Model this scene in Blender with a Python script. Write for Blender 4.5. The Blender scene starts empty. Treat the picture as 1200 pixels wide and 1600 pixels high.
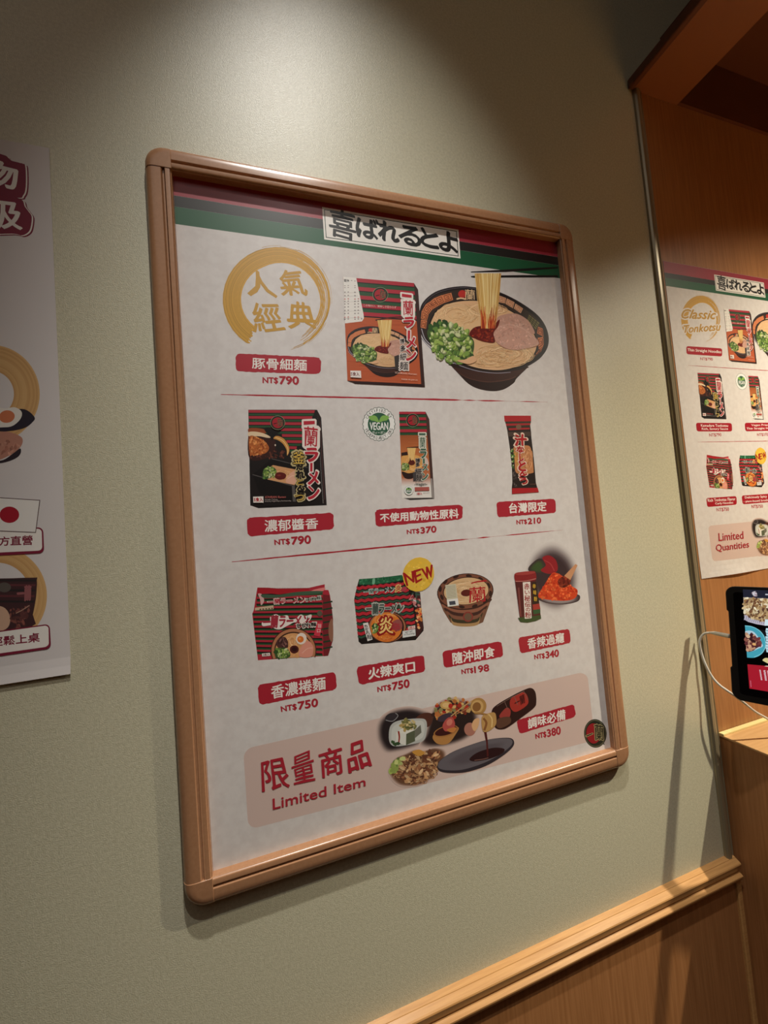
import bpy, math, random
from mathutils import Vector, Matrix

# ------------------------------------------------------------------ camera, world, lamps, exposure
SC = bpy.context.scene
COL = SC.collection
CAM_R = ((0.9496434312836887, -0.30239728189360676, -0.08205630580949269),
         (0.06262956307414547, -0.07340559548752153, 0.9953336909701508),
         (0.3070095947179569, 0.9503512521454794, 0.050770131934386814))   # rows: right, up, forward
CAM_C = Vector((-0.22109219329862878, -0.5266477954628791, 1.4525618309547523))
FPX = 630.0                                                                  # ultra wide phone lens, 1200 x 1600 frame
cam = bpy.data.cameras.new('camera')
cam.sensor_fit = 'VERTICAL'
cam.sensor_height = 36.0
cam.lens = 36.0 * FPX / 1600.0
cam.clip_start = 0.01
cam_o = bpy.data.objects.new('camera', cam)
COL.objects.link(cam_o)
r, u, f = (Vector(v) for v in CAM_R)
m = Matrix.Identity(4)
for i in range(3):
    m[i][0], m[i][1], m[i][2], m[i][3] = r[i], u[i], -f[i], CAM_C[i]
cam_o.matrix_world = m
SC.camera = cam_o

world = bpy.data.worlds.new('world')
SC.world = world
world.use_nodes = True
world.node_tree.nodes['Background'].inputs[0].default_value = (1.0, 0.86, 0.7, 1)
world.node_tree.nodes['Background'].inputs[1].default_value = 0.01

SC.view_settings.view_transform = 'Standard'
SC.view_settings.look = 'None'
SC.view_settings.gamma = 1.0
SC.view_settings.use_curve_mapping = False
SC.view_settings.exposure = 0.0


def spot(name, loc, aim, power, angle, blend, radius, color):
    l = bpy.data.lights.new(name, 'SPOT')
    l.energy, l.spot_size, l.spot_blend = power, math.radians(angle), blend
    l.shadow_soft_size, l.color = radius, color
    o = bpy.data.objects.new(name, l)
    COL.objects.link(o)
    o.location = loc
    o.rotation_euler = (Vector(aim) - Vector(loc)).to_track_quat('-Z', 'Y').to_euler()
    return o


spot('wall_spot', (-0.07, -0.62, 3.20), (-0.06, 0.0, 0.80), 120, 40, 1.0, 0.020, (1.0, 0.965, 0.90))
spot('ceiling_spot', (0.0, -1.0, 3.05), (-0.04, 0.0, 1.00), 38, 37, 1.0, 0.020, (1.0, 0.965, 0.90))
spot('counter_spot', (1.055, -0.60, 2.34), (1.03, -0.50, 1.0), 104, 122, 0.85, 0.012, (1.0, 0.90, 0.70))
la = bpy.data.lights.new('room_glow', 'AREA')  # unseen area fill added for the room's dim ambient light
la.shape, la.size, la.size_y, la.energy, la.color = 'RECTANGLE', 1.6, 1.2, 5.0, (1.0, 0.9, 0.8)
lo = bpy.data.objects.new('room_glow', la)
COL.objects.link(lo)
lo.location = (-0.6, -1.7, 3.22)


def at(px, py, axis, val):
    d = Vector(CAM_R[0]) * ((px - 600) / FPX) - Vector(CAM_R[1]) * ((py - 800) / FPX) + Vector(CAM_R[2])
    return CAM_C + d * ((val - CAM_C[axis]) / d[axis])


# ------------------------------------------------------------------ materials
def lin(c):
    return tuple(((x / 255) / 12.92 if x / 255 <= 0.04045 else ((x / 255 + 0.055) / 1.055) ** 2.4) for x in c)


def mat(name, rgb, rough=0.5, spec=0.5, metallic=0.0, coat=0.0):
    mt = bpy.data.materials.new(name)
    mt.use_nodes = True
    b = mt.node_tree.nodes['Principled BSDF']
    b.inputs['Base Color'].default_value = (*lin(rgb), 1)
    b.inputs['Roughness'].default_value = rough
    b.inputs['Specular IOR Level'].default_value = spec
    b.inputs['Metallic'].default_value = metallic
    b.inputs['Coat Weight'].default_value = coat
    b.inputs['Coat Roughness'].default_value = 0.25
    return mt


def noise_bump(mt, scale, strength, dist=0.001, detail=4, stretch=(1, 1, 1), kind='noise'):
    nt = mt.node_tree
    tc = nt.nodes.new('ShaderNodeTexCoord')
    mp = nt.nodes.new('ShaderNodeMapping')
    mp.inputs['Scale'].default_value = stretch
    nt.links.new(tc.outputs['Object'], mp.inputs[0])
    if kind == 'noise':
        n = nt.nodes.new('ShaderNodeTexNoise')
        n.inputs['Detail'].default_value = detail
        out = n.outputs['Fac']
    else:
        n = nt.nodes.new('ShaderNodeTexVoronoi')
        out = n.outputs['Distance']
    n.inputs['Scale'].default_value = scale
    nt.links.new(mp.outputs[0], n.inputs['Vector'])
    bp = nt.nodes.new('ShaderNodeBump')
    bp.inputs['Strength'].default_value = strength
    bp.inputs['Distance'].default_value = dist
    nt.links.new(out, bp.inputs['Height'])
    nt.links.new(bp.outputs[0], nt.nodes['Principled BSDF'].inputs['Normal'])
    return out


def color_mix(mt, a, b, scale, stretch=(1, 1, 1), detail=6, lo=0.35, hi=0.65):
    nt = mt.node_tree
    tc = nt.nodes.new('ShaderNodeTexCoord')
    mp = nt.nodes.new('ShaderNodeMapping')
    mp.inputs['Scale'].default_value = stretch
    nt.links.new(tc.outputs['Object'], mp.inputs[0])
    n = nt.nodes.new('ShaderNodeTexNoise')
    n.inputs['Scale'].default_value = scale
    n.inputs['Detail'].default_value = detail
    nt.links.new(mp.outputs[0], n.inputs['Vector'])
    rp = nt.nodes.new('ShaderNodeValToRGB')
    rp.color_ramp.elements[0].position, rp.color_ramp.elements[1].position = lo, hi
    rp.color_ramp.elements[0].color, rp.color_ramp.elements[1].color = (*lin(a), 1), (*lin(b), 1)
    nt.links.new(n.outputs['Fac'], rp.inputs[0])
    nt.links.new(rp.outputs[0], nt.nodes['Principled BSDF'].inputs['Base Color'])


M_WALL = mat('wall_vinyl', (206, 201, 174), 0.40, 0.8)
noise_bump(M_WALL, 760, 0.36, 0.0010, 4)
color_mix(M_WALL, (199, 194, 166), (213, 208, 181), 300, detail=3)
M_WOOD = mat('veneer_vertical', (168, 115, 70), 0.38, 0.4)
color_mix(M_WOOD, (158, 106, 63), (182, 127, 80), 16, (14, 14, 0.5), 8, 0.3, 0.7)
M_TOP = mat('veneer_countertop', (214, 170, 118), 0.4, 0.4)
color_mix(M_TOP, (206, 160, 108), (222, 180, 128), 10, (0.9, 16, 16), 8, 0.3, 0.7)
M_RAIL = mat('rail_wood', (196, 146, 90), 0.28, 0.5)
color_mix(M_RAIL, (186, 136, 82), (206, 156, 98), 20, (0.8, 18, 18), 8, 0.3, 0.7)
M_FRAME = mat('frame_wood_foil', (172, 126, 92), 0.27, 0.55)
color_mix(M_FRAME, (168, 122, 88), (176, 130, 95), 220, (1, 1, 1), 4, 0.3, 0.7)
M_CREAM = mat('cream_edging', (244, 226, 160), 0.5, 0.3)
M_DARKWOOD = mat('dark_wood_trim', (96, 52, 30), 0.45, 0.4)
M_CANOPY = mat('canopy_wood', (138, 84, 50), 0.45, 0.4)
M_STRIP = mat('corner_strip_bronze', (150, 138, 112), 0.3, 0.6, 0.3)
M_PAPER = mat('laminated_paper', (229, 223, 221), 0.42, 0.4, 0, 0.25)
noise_bump(M_PAPER, 45, 0.10, 0.002, 5)
color_mix(M_PAPER, (216, 210, 207), (223, 218, 215), 110, detail=9, lo=0.36, hi=0.62)
M_MATTPAPER = mat('matt_paper', (220, 214, 212), 0.6, 0.25)
noise_bump(M_MATTPAPER, 30, 0.08, 0.002, 4)
M_BACK = mat('grey_backing_card', (150, 146, 142), 0.7, 0.3)
M_BLACK = mat('black_plastic', (10, 9, 9), 0.42, 0.3)
M_GLASS = mat('screen_glass', (4, 4, 6), 0.12, 0.5)
M_CABLE = mat('white_cable', (228, 224, 214), 0.4, 0.4)
M_GREYPLUG = mat('pale_grey_plug', (205, 200, 188), 0.4, 0.4)
M_FLOOR = mat('floor_tile', (70, 56, 46), 0.4, 0.4)
M_CEIL = mat('ceiling_paint', (120, 112, 100), 0.8, 0.2)
M_ROOM = mat('room_panelling', (120, 88, 60), 0.6, 0.3)


def ink_mat(name, rough, coat):
    mt = mat(name, (255, 255, 255), rough, 0.4, 0, coat)
    a = mt.node_tree.nodes.new('ShaderNodeAttribute')
    a.attribute_name = 'ink'
    mt.node_tree.links.new(a.outputs['Color'], mt.node_tree.nodes['Principled BSDF'].inputs['Base Color'])
    return mt


M_INK = ink_mat('printed_ink_laminated', 0.42, 0.25)
M_INKM = ink_mat('printed_ink_matt', 0.6, 0.0)
M_LIT = bpy.data.materials.new('lit_display')
M_LIT.use_nodes = True
_b = M_LIT.node_tree.nodes['Principled BSDF']
_b.inputs['Base Color'].default_value = (0.01, 0.01, 0.01, 1)
_b.inputs['Roughness'].default_value = 0.2
_a = M_LIT.node_tree.nodes.new('ShaderNodeAttribute')
_a.attribute_name = 'ink'
M_LIT.node_tree.links.new(_a.outputs['Color'], _b.inputs['Emission Color'])
_b.inputs['Emission Strength'].default_value = 0.85


# ------------------------------------------------------------------ object helpers
def link_mesh(name, verts, faces, material, parent=None, smooth=False, loc=(0, 0, 0)):
    me = bpy.data.meshes.new(name)
    me.from_pydata([tuple(v) for v in verts], [], faces)
    me.materials.append(material)
    if smooth:
        for p in me.polygons:
            p.use_smooth = True
    o = bpy.data.objects.new(name, me)
    COL.objects.link(o)
    o.location = loc
    if parent is not None:
        o.parent = parent
    return o


def soften(o, deg=40):
    for p in o.data.polygons:
        p.use_smooth = True
    o.data.set_sharp_from_angle(angle=math.radians(deg))
    return o


def box(name, a, b, material, parent=None, bevel=0.0):
    (x0, y0, z0), (x1, y1, z1) = a, b
    v = [(x0, y0, z0), (x1, y0, z0), (x1, y1, z0), (x0, y1, z0), (x0, y0, z1), (x1, y0, z1), (x1, y1, z1), (x0, y1, z1)]
    fc = [(0, 3, 2, 1), (4, 5, 6, 7), (0, 1, 5, 4), (1, 2, 6, 5), (2, 3, 7, 6), (3, 0, 4, 7)]
    o = link_mesh(name, v, fc, material, parent)
    if bevel:
        md = o.modifiers.new('bevel', 'BEVEL')
        md.width, md.segments = bevel, 3
    return o


def extrude_profile(name, prof, x0, x1, material, parent=None, axis='x', caps=True):
    """prof: list of (y, z); swept along x (or, for axis 'z', prof is (x, y) swept along z)."""
    n = len(prof)
    v = []
    for t in (x0, x1):
        for p in prof:
            v.append((t, p[0], p[1]) if axis == 'x' else (p[0], p[1], t))
    fc = [(i, (i + 1) % n, n + (i + 1) % n, n + i) for i in range(n)]
    if caps:
        fc += [tuple(range(n - 1, -1, -1)), tuple(range(n, 2 * n))]
    return link_mesh(name, v, fc, material, parent)


def empty(name, loc):
    o = bpy.data.objects.new(name, None)
    o.empty_display_size = 0.05
    COL.objects.link(o)
    o.location = loc
    return o


def tag(o, label=None, cat=None, group=None, kind=None):
    for k, val in (('label', label), ('category', cat), ('group', group), ('kind', kind)):
        if val:
            o[k] = val
    return o


def structure(o):
    o['kind'] = 'structure'
    return o


def tube(name, pts, rad, material, parent=None, seg=12):
    """smooth tube; rad is a number or a list of radii"""
    P = catmull(pts, False, 8)
    n = len(P)
    if not isinstance(rad, (list, tuple)):
        rad = [rad] * len(pts)
    rr = []
    for i in range(n):
        t = i / (n - 1) * (len(rad) - 1)
        k = min(int(t), len(rad) - 2)
        rr.append(rad[k] + (rad[k + 1] - rad[k]) * (t - k))
    v, fc = [], []
    nrm = Vector((0.3, -0.8, 0.5))
    for i in range(n):
        t = (Vector(P[min(i + 1, n - 1)]) - Vector(P[max(i - 1, 0)])).normalized()
        nrm = (nrm - t * nrm.dot(t)).normalized()
        b = t.cross(nrm)
        for k in range(seg):
            a = 2 * math.pi * k / seg
            v.append(Vector(P[i]) + (nrm * math.cos(a) + b * math.sin(a)) * rr[i])
    for i in range(n - 1):
        for k in range(seg):
            fc.append((i * seg + k, i * seg + (k + 1) % seg, (i + 1) * seg + (k + 1) % seg, (i + 1) * seg + k))
    fc += [tuple(range(seg - 1, -1, -1)), tuple(range((n - 1) * seg, n * seg))]
    return link_mesh(name, v, fc, material, parent, True)


def catmull(pts, closed=True, k=6):
    n = len(pts)
    out = []
    dim = len(pts[0])
    rng = range(n) if closed else range(n - 1)
    for i in rng:
        if closed:
            p0, p1, p2, p3 = pts[(i - 1) % n], pts[i], pts[(i + 1) % n], pts[(i + 2) % n]
        else:
            p0, p1, p2, p3 = pts[max(i - 1, 0)], pts[i], pts[i + 1], pts[min(i + 2, n - 1)]
        for j in range(k):
            t = j / k
            out.append(tuple(0.5 * (2 * p1[d] + (p2[d] - p0[d]) * t + (2 * p0[d] - 5 * p1[d] + 4 * p2[d] - p3[d]) * t * t
                                    + (3 * p1[d] - p0[d] - 3 * p2[d] + p3[d]) * t ** 3) for d in range(dim)))
    if not closed:
        out.append(tuple(pts[-1]))
    return out


# ------------------------------------------------------------------ printed artwork
_glyphs = {}
slack = {}
_tcurve = bpy.data.curves.new('lettering', 'FONT')
_tcurve.resolution_u = 3
_tobj = bpy.data.objects.new('lettering', _tcurve)
COL.objects.link(_tobj)


def glyph_mesh(s, bold):
    key = (s, bold)
    if key not in _glyphs:
        _tcurve.body = s
        _tcurve.offset = bold
        dg = bpy.context.evaluated_depsgraph_get()
        dg.update()
        me = bpy.data.meshes.new_from_object(_tobj.evaluated_get(dg))
        vs = [(v.co.x, v.co.y) for v in me.vertices]
        fs = [tuple(p.vertices) for p in me.polygons]
        bpy.data.meshes.remove(me)
        x0, x1 = min(v[0] for v in vs), max(v[0] for v in vs)
        y0, y1 = min(v[1] for v in vs), max(v[1] for v in vs)
        w, h = max(x1 - x0, 1e-6), max(y1 - y0, 1e-6)
        cnt = {}
        area = 0
        for fc in fs:
            for i in range(len(fc)):
                e = tuple(sorted((fc[i], fc[i - 1])))
                cnt[e] = cnt.get(e, 0) + 1
                area += (vs[fc[i - 1]][0] * vs[fc[i]][1] - vs[fc[i]][0] * vs[fc[i - 1]][1]) / 2
        rim = sum(math.dist(vs[a], vs[b]) for (a, b), n in cnt.items() if n == 1)
        em = max(w, h) if len(s) == 1 else h
        slack[key] = max(0.004, ((0.60 if ord(s[0]) > 900 else 0.74) * w * h - abs(area)) / max(rim, 1e-6) / em)     # how far strokes may swell before the counters close
        _glyphs[key] = ([((v[0] - x0) / w, 1 - (v[1] - y0) / h) for v in vs], fs, w, h)
    return _glyphs[key]


def quad_at(q, s, t):
    (ax, ay), (bx, by), (cx, cy), (dx, dy) = q            # TL TR BR BL
    return ((ax * (1 - s) + bx * s) * (1 - t) + (dx * (1 - s) + cx * s) * t,
            (ay * (1 - s) + by * s) * (1 - t) + (dy * (1 - s) + cy * s) * t)


def shade(c, k):
    return tuple(max(0, min(255, x * k)) for x in c)


def mixc(a, b, t):
    return tuple(a[i] + (b[i] - a[i]) * t for i in range(3))


RED = (174, 42, 56)
WHITE = (240, 235, 228)
PAPER = (220, 214, 211)
BLACK = (24, 20, 20)
GREEN = (24, 84, 52)
GOLD = (204, 156, 62)


class Art:
    """flat printed shapes on a sheet; local x right, z up, printed face towards -y"""
    STEP = 1.0e-6

    def __init__(self, base=0):
        self.v, self.f, self.c = [], [], []
        self.k = base
        self.map = lambda x, y: (x, y)
        self.local = None
        self.rnd = random.Random(7)

    def crop(self, x0, y0, s):
        self.local = lambda x, y: (x0 + x / s, y0 + y / s)
        return self

    def pt(self, p):
        x, y = p
        if self.local:
            x, y = self.local(x, y)
        return self.map(x, y)

    def up(self, n=1):
        self.k += n if n >= 0.5 else 0.5

    def poly(self, pts, col, up=True, cols=None):
        b = len(self.v)
        for i, p in enumerate(pts):
            q = self.pt(p)
            self.v.append((q[0], self.k, q[1]))
            self.c.append(cols[i] if cols else col)
        self.f.append(tuple(range(b, b + len(pts))))
        if up:
            self.k += 1

    def smooth(self, pts, col, up=True, k=5):
        self.poly(catmull(pts, True, k), col, up)

    def ell(self, cx, cy, rx, ry, col, rot=0, n=28, up=True, jit=0):
        ca, sa = math.cos(math.radians(rot)), math.sin(math.radians(rot))
        P = []
        for i in range(n):
            a = 2 * math.pi * i / n
            j = 1 + (self.rnd.uniform(-jit, jit) if jit else 0)
            x, y = rx * math.cos(a) * j, ry * math.sin(a) * j
            P.append((cx + x * ca - y * sa, cy + x * sa + y * ca))
        self.poly(P, col, up)
        return P

    def ring(self, P, Q, cp, cq, up=True):
        """band between two outlines, colour running from cp to cq"""
        b = len(self.v)
        n = len(P)
        for L, c in ((P, cp), (Q, cq)):
            for p in L:
                q = self.pt(p)
                self.v.append((q[0], self.k, q[1]))
                self.c.append(c)
        for i in range(n):
            j = (i + 1) % n
            self.f.append((b + i, b + j, b + n + j, b + n + i))
        if up:
            self.k += 1

    def soft(self, pts, col, edge, inner=0.6, smooth=True):
        """a patch of colour whose printed edge fades into another colour"""
        P = catmull(pts, True, 5) if smooth else list(pts)
        cx, cy = sum(p[0] for p in P) / len(P), sum(p[1] for p in P) / len(P)
        prev, pc = P, edge
        for i in range(1, 6):
            t = i / 5
            s = 1 - (1 - inner) * t
            e = t * t * (3 - 2 * t)
            cur = [(cx + (p[0] - cx) * s, cy + (p[1] - cy) * s) for p in P]
            cc = mixc(edge, col, e)
            self.ring(prev, cur, pc, cc, False)
            prev, pc = cur, cc
        self.poly(prev, col)

    def stroke(self, pts, w, col, up=True, taper=(1, 1), k=5, smooth=True):
        P = catmull(pts, False, k) if smooth and len(pts) > 2 else list(pts)
        n = len(P)
        b = len(self.v)
        for i in range(n):
            x0, y0 = P[max(i - 1, 0)]
            x1, y1 = P[min(i + 1, n - 1)]
            dx, dy = x1 - x0, y1 - y0
            L = math.hypot(dx, dy) or 1
            t = i / (n - 1)
            ww = w * 0.5 * (taper[0] + (taper[1] - taper[0]) * t)
            for s in (1, -1):
                q = self.pt((P[i][0] - dy / L * ww * s, P[i][1] + dx / L * ww * s))
                self.v.append((q[0], self.k, q[1]))
                self.c.append(col)
        for i in range(n - 1):
            self.f.append((b + 2 * i, b + 2 * i + 1, b + 2 * i + 3, b + 2 * i + 2))
        if up:
            self.k += 1

    def rrect(self, q, col, rad=0.2, asp=4.0, jit=0.0, up=True):
        """rounded plate filling quad q; rad relative to its height, asp its width to height"""
        P = []
        rx, ry = rad / asp, rad
        for cx, cy, a0 in ((1 - rx, ry, -90), (1 - rx, 1 - ry, 0), (rx, 1 - ry, 90), (rx, ry, 180)):
            for i in range(6):
                a = math.radians(a0 + 18 * i)
                P.append((cx + rx * math.cos(a), cy + ry * math.sin(a)))
        Q = []
        for i, p in enumerate(P):
            n = P[(i + 1) % len(P)]
            d = math.hypot(n[0] - p[0], (n[1] - p[1]) / asp)
            kk = max(1, int(d * 28)) if jit else 1
            for j in range(kk):
                t = j / kk
                x, y = p[0] + (n[0] - p[0]) * t, p[1] + (n[1] - p[1]) * t
                if jit:
                    x += self.rnd.uniform(-jit, jit) / asp
                    y += self.rnd.uniform(-jit, jit)
                Q.append(quad_at(q, x, y))
        self.poly(Q, col, up)

    def text(self, s, q, col, bold=0.02, nib=0.0, outline=None, ow=0.05, shear=0.0, wob=0.0):
        """lettering fitted into quad q; nib copies thicken strokes along a diagonal like a broad brush"""
        if outline:
            self.text(s, self.grow(q, 0.05 if len(s) == 1 else 0.02), outline, ow, 0.03)
        nib *= 0.45
        vs, fs, w, h = glyph_mesh(s, 0.0)
        if bold < 0.075:
            kk = min(1.0, slack[(s, 0.0)] / max(1e-6, bold * 0.5 + nib))
            bold, nib = bold * kk, nib * kk
        qw, qh = math.dist(q[0], q[1]), math.dist(q[0], q[3])
        em = max(qw, qh) if len(s) == 1 else qh
        asp, ky = qw / em, em / qh
        rad = bold * 0.5
        copies = [(0, 0)] if not nib else [(-nib, -nib), (0, 0), (nib, nib)]
        if rad > 0.004:
            nn = 4 if rad < 0.03 else 8 if rad < 0.06 else 12
            circ = [(rad * math.cos(6.2832 * k / nn), rad * math.sin(6.2832 * k / nn)) for k in range(nn)]
            copies = [(a + c, b + d) for a, b in copies for c, d in circ] + ([(0, 0)] if rad > 0.05 else [])
        ph = self.rnd.uniform(0, 6)
        for ox, oy in copies:
            loc = []
            for x, y in vs:
                X = x + ox / asp + shear * (0.5 - y) / asp
                Y = y + oy * ky
                if wob:
                    X += wob / asp * math.sin(y * 7 + x * asp * 3 + ph)
                    Y += wob * ky * math.sin(x * asp * 5 + y * 2 + ph)
                loc.append(self.pt(quad_at(q, X, Y)))
            for n, fc in enumerate(fs):                        # overlapping contours get a hair of separation
                b = len(self.v)
                kz = self.k + 0.6 * ((n * 0.618) % 1)
                for i in fc:
                    self.v.append((loc[i][0], kz, loc[i][1]))
                    self.c.append(col)
                self.f.append(tuple(range(b, b + len(fc))))
            self.k += 0.7
        self.k += 1

    @staticmethod
    def grow(q, e):
        return [quad_at(q, -e, -e), quad_at(q, 1 + e, -e), quad_at(q, 1 + e, 1 + e), quad_at(q, -e, 1 + e)]

    def column(self, chars, col, bold=0.03, nib=0.03, outline=None, ow=0.09, wob=0.0):
        """chars: list of (char, x0, y0, x1, y1[, slant])"""
        for ch in chars:
            s, x0, y0, x1, y1 = ch[:5]
            sl = ch[5] if len(ch) > 5 else 0
            if outline:
                e = (x1 - x0) * 0.08
                self.text(s, [(x0 - e, y0 - e + sl * -1), (x1 + e, y0 - e + sl), (x1 + e, y1 + e + sl), (x0 - e, y1 + e - sl)], outline, bold + ow, nib * 1.4)
        for ch in chars:
            s, x0, y0, x1, y1 = ch[:5]
            sl = ch[5] if len(ch) > 5 else 0
            self.text(s, [(x0, y0 - sl), (x1, y0 + sl), (x1, y1 + sl), (x0, y1 - sl)], col, bold, nib, wob=wob)

    def build(self, name, material, parent, scale=0.001, off=(0, 0, 0), label=None):
        vs = [(v[0] * scale + off[0], -v[1] * self.STEP + off[1], -v[2] * scale + off[2]) for v in self.v]
        o = link_mesh(name, vs, self.f, material, parent)
        at_ = o.data.attributes.new('ink', 'FLOAT_COLOR', 'POINT')
        buf = []
        for c in self.c:
            buf += [*lin(c), 1.0]
        at_.data.foreach_set('color', buf)
        if label:
            o['label'] = label
        return o


# ---- sheet coordinates in millimetres, from the measured photograph
def map_main(px, py):
    p = at(px, py, 1, -0.0042)
    return ((p.x + 0.297) * 1000, (1.9205 - p.z) * 1000)


def map_right(px, py):
    p = at(px, py, 1, -0.0006)
    return ((p.x - 0.5375) * 1414.2, (1.9171 - p.z) * 1414.2)


LEFT_X0, LEFT_TOP = -0.838, 1.9236


def map_left(px, py):
    p = at(px, py, 1, -0.0012)
    return ((p.x - LEFT_X0) * 1000, (LEFT_TOP - p.z) * 1000)


# ------------------------------------------------------------------ pictures printed on the posters
def emblem(A, cx, cy, rx, ry, tilt=0):
    A.ell(cx, cy, rx * 1.12, ry * 1.12, (150, 150, 120))
    A.ell(cx, cy, rx * 1.06, ry * 1.06, (28, 40, 32))
    A.ell(cx, cy, rx * 0.84, ry * 0.84, (168, 36, 48))
    A.poly([(cx - rx * 0.66, cy + ry * 0.12), (cx - rx * 0.1, cy - ry * 0.02), (cx - rx * 0.08, cy + ry * 0.08), (cx - rx * 0.6, cy + ry * 0.26)], (28, 30, 26))
    q = [(cx - rx * 0.08, cy - ry * 0.7), (cx + rx * 0.82, cy - ry * 0.6), (cx + rx * 0.86, cy + ry * 0.66), (cx - rx * 0.02, cy + ry * 0.62)]
    A.text('蘭', q, (168, 160, 116), 0.05, 0.03)
    A.text('蘭', q, (40, 52, 40), 0.0)


def strand_patch(A, cx, cy, rx, ry, n, cols, w, seed=1, amp=0.35, span=(0.5, 1.6)):
    """loops of noodle lying inside an ellipse"""
    R = random.Random(seed)
    for i in range(n):
        a0 = R.uniform(0, 6.28)
        rr = R.uniform(0.15, 0.96)
        L = R.uniform(*span)
        ox, oy = R.uniform(-0.25, 0.25) * (1 - rr), R.uniform(-0.25, 0.25) * (1 - rr)
        P = []
        for j in range(5):
            a = a0 + L * j / 4
            q = rr * (1 + amp * 0.25 * math.sin(j * 1.3 + i))
            q = min(q, 0.98)
            P.append((cx + rx * (ox + q * math.cos(a)), cy + ry * (oy + q * math.sin(a))))
        c = cols[R.randrange(len(cols))]
        A.stroke(P, w * R.uniform(0.7, 1.3), shade(c, R.uniform(0.92, 1.08)), False, (0.7, 0.7), 3)
        A.up(0.25)
    A.up()


def bits(A, P, n, size, cols, seed=2, elong=1.5):
    """scattered chopped pieces inside outline P"""
    R = random.Random(seed)
    x0, x1 = min(p[0] for p in P), max(p[0] for p in P)
    y0, y1 = min(p[1] for p in P), max(p[1] for p in P)

    def inside(x, y):
        c = False
        for i in range(len(P)):
            (ax, ay), (bx, by) = P[i], P[i - 1]
            if (ay > y) != (by > y) and x < (bx - ax) * (y - ay) / (by - ay) + ax:
                c = not c
        return c
    k = 0
    while k < n:
        x, y = R.uniform(x0, x1), R.uniform(y0, y1)
        if not inside(x, y):
            continue
        k += 1
        s = size * R.uniform(0.6, 1.3)
        c = shade(cols[R.randrange(len(cols))], R.uniform(0.9, 1.1))
        A.ell(x, y, s * elong * R.uniform(0.7, 1.1), s, c, R.uniform(0, 180), 7, False, 0.18)
        A.up(0.25)
    A.up()


def scallions(A, P, n, size, seed=3):
    A.smooth(P, (70, 92, 50))
    bits(A, P, n, size * 0.9, [(58, 92, 44), (44, 70, 40), (96, 132, 62), (130, 160, 84)], seed, 1.7)
    R = random.Random(seed + 1)
    x0, x1 = min(p[0] for p in P), max(p[0] for p in P)
    y0, y1 = min(p[1] for p in P), max(p[1] for p in P)
    cx, cy = (x0 + x1) / 2, (y0 + y1) / 2
    for i in range(int(n * 1.25)):
        a, q = R.uniform(0, 6.28), math.sqrt(R.uniform(0, 0.95))
        x, y = cx + (x1 - x0) * 0.47 * q * math.cos(a), cy + (y1 - y0) * 0.47 * q * math.sin(a)
        s = size * R.uniform(0.5, 1.15)
        rot = R.uniform(0, 180)
        c = [(158, 186, 92), (184, 202, 120), (126, 158, 74), (206, 214, 160), (92, 128, 60)][R.randrange(5)]
        ax, ay = s * R.uniform(0.9, 1.5), s * R.uniform(0.6, 0.95)
        ca, sa = math.cos(math.radians(rot)), math.sin(math.radians(rot))
        # a cut ring: side wall below, paler cut face on top
        A.ell(x + 0.25 * s, y + 0.35 * s, ax, ay, shade(c, 0.7), rot, 8, False, 0.12)
        A.up(0.3)
        A.ell(x, y, ax * 0.92, ay * 0.9, c, rot, 8, False, 0.12)
        A.up(0.3)
        if R.random() < 0.4:
            A.ell(x - 0.1 * s, y - 0.1 * s, ax * 0.45, ay * 0.42, [(226, 228, 188), (112, 146, 72)][R.randrange(2)], rot, 6, False, 0.1)
            A.up(0.2)
    A.up()


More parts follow.
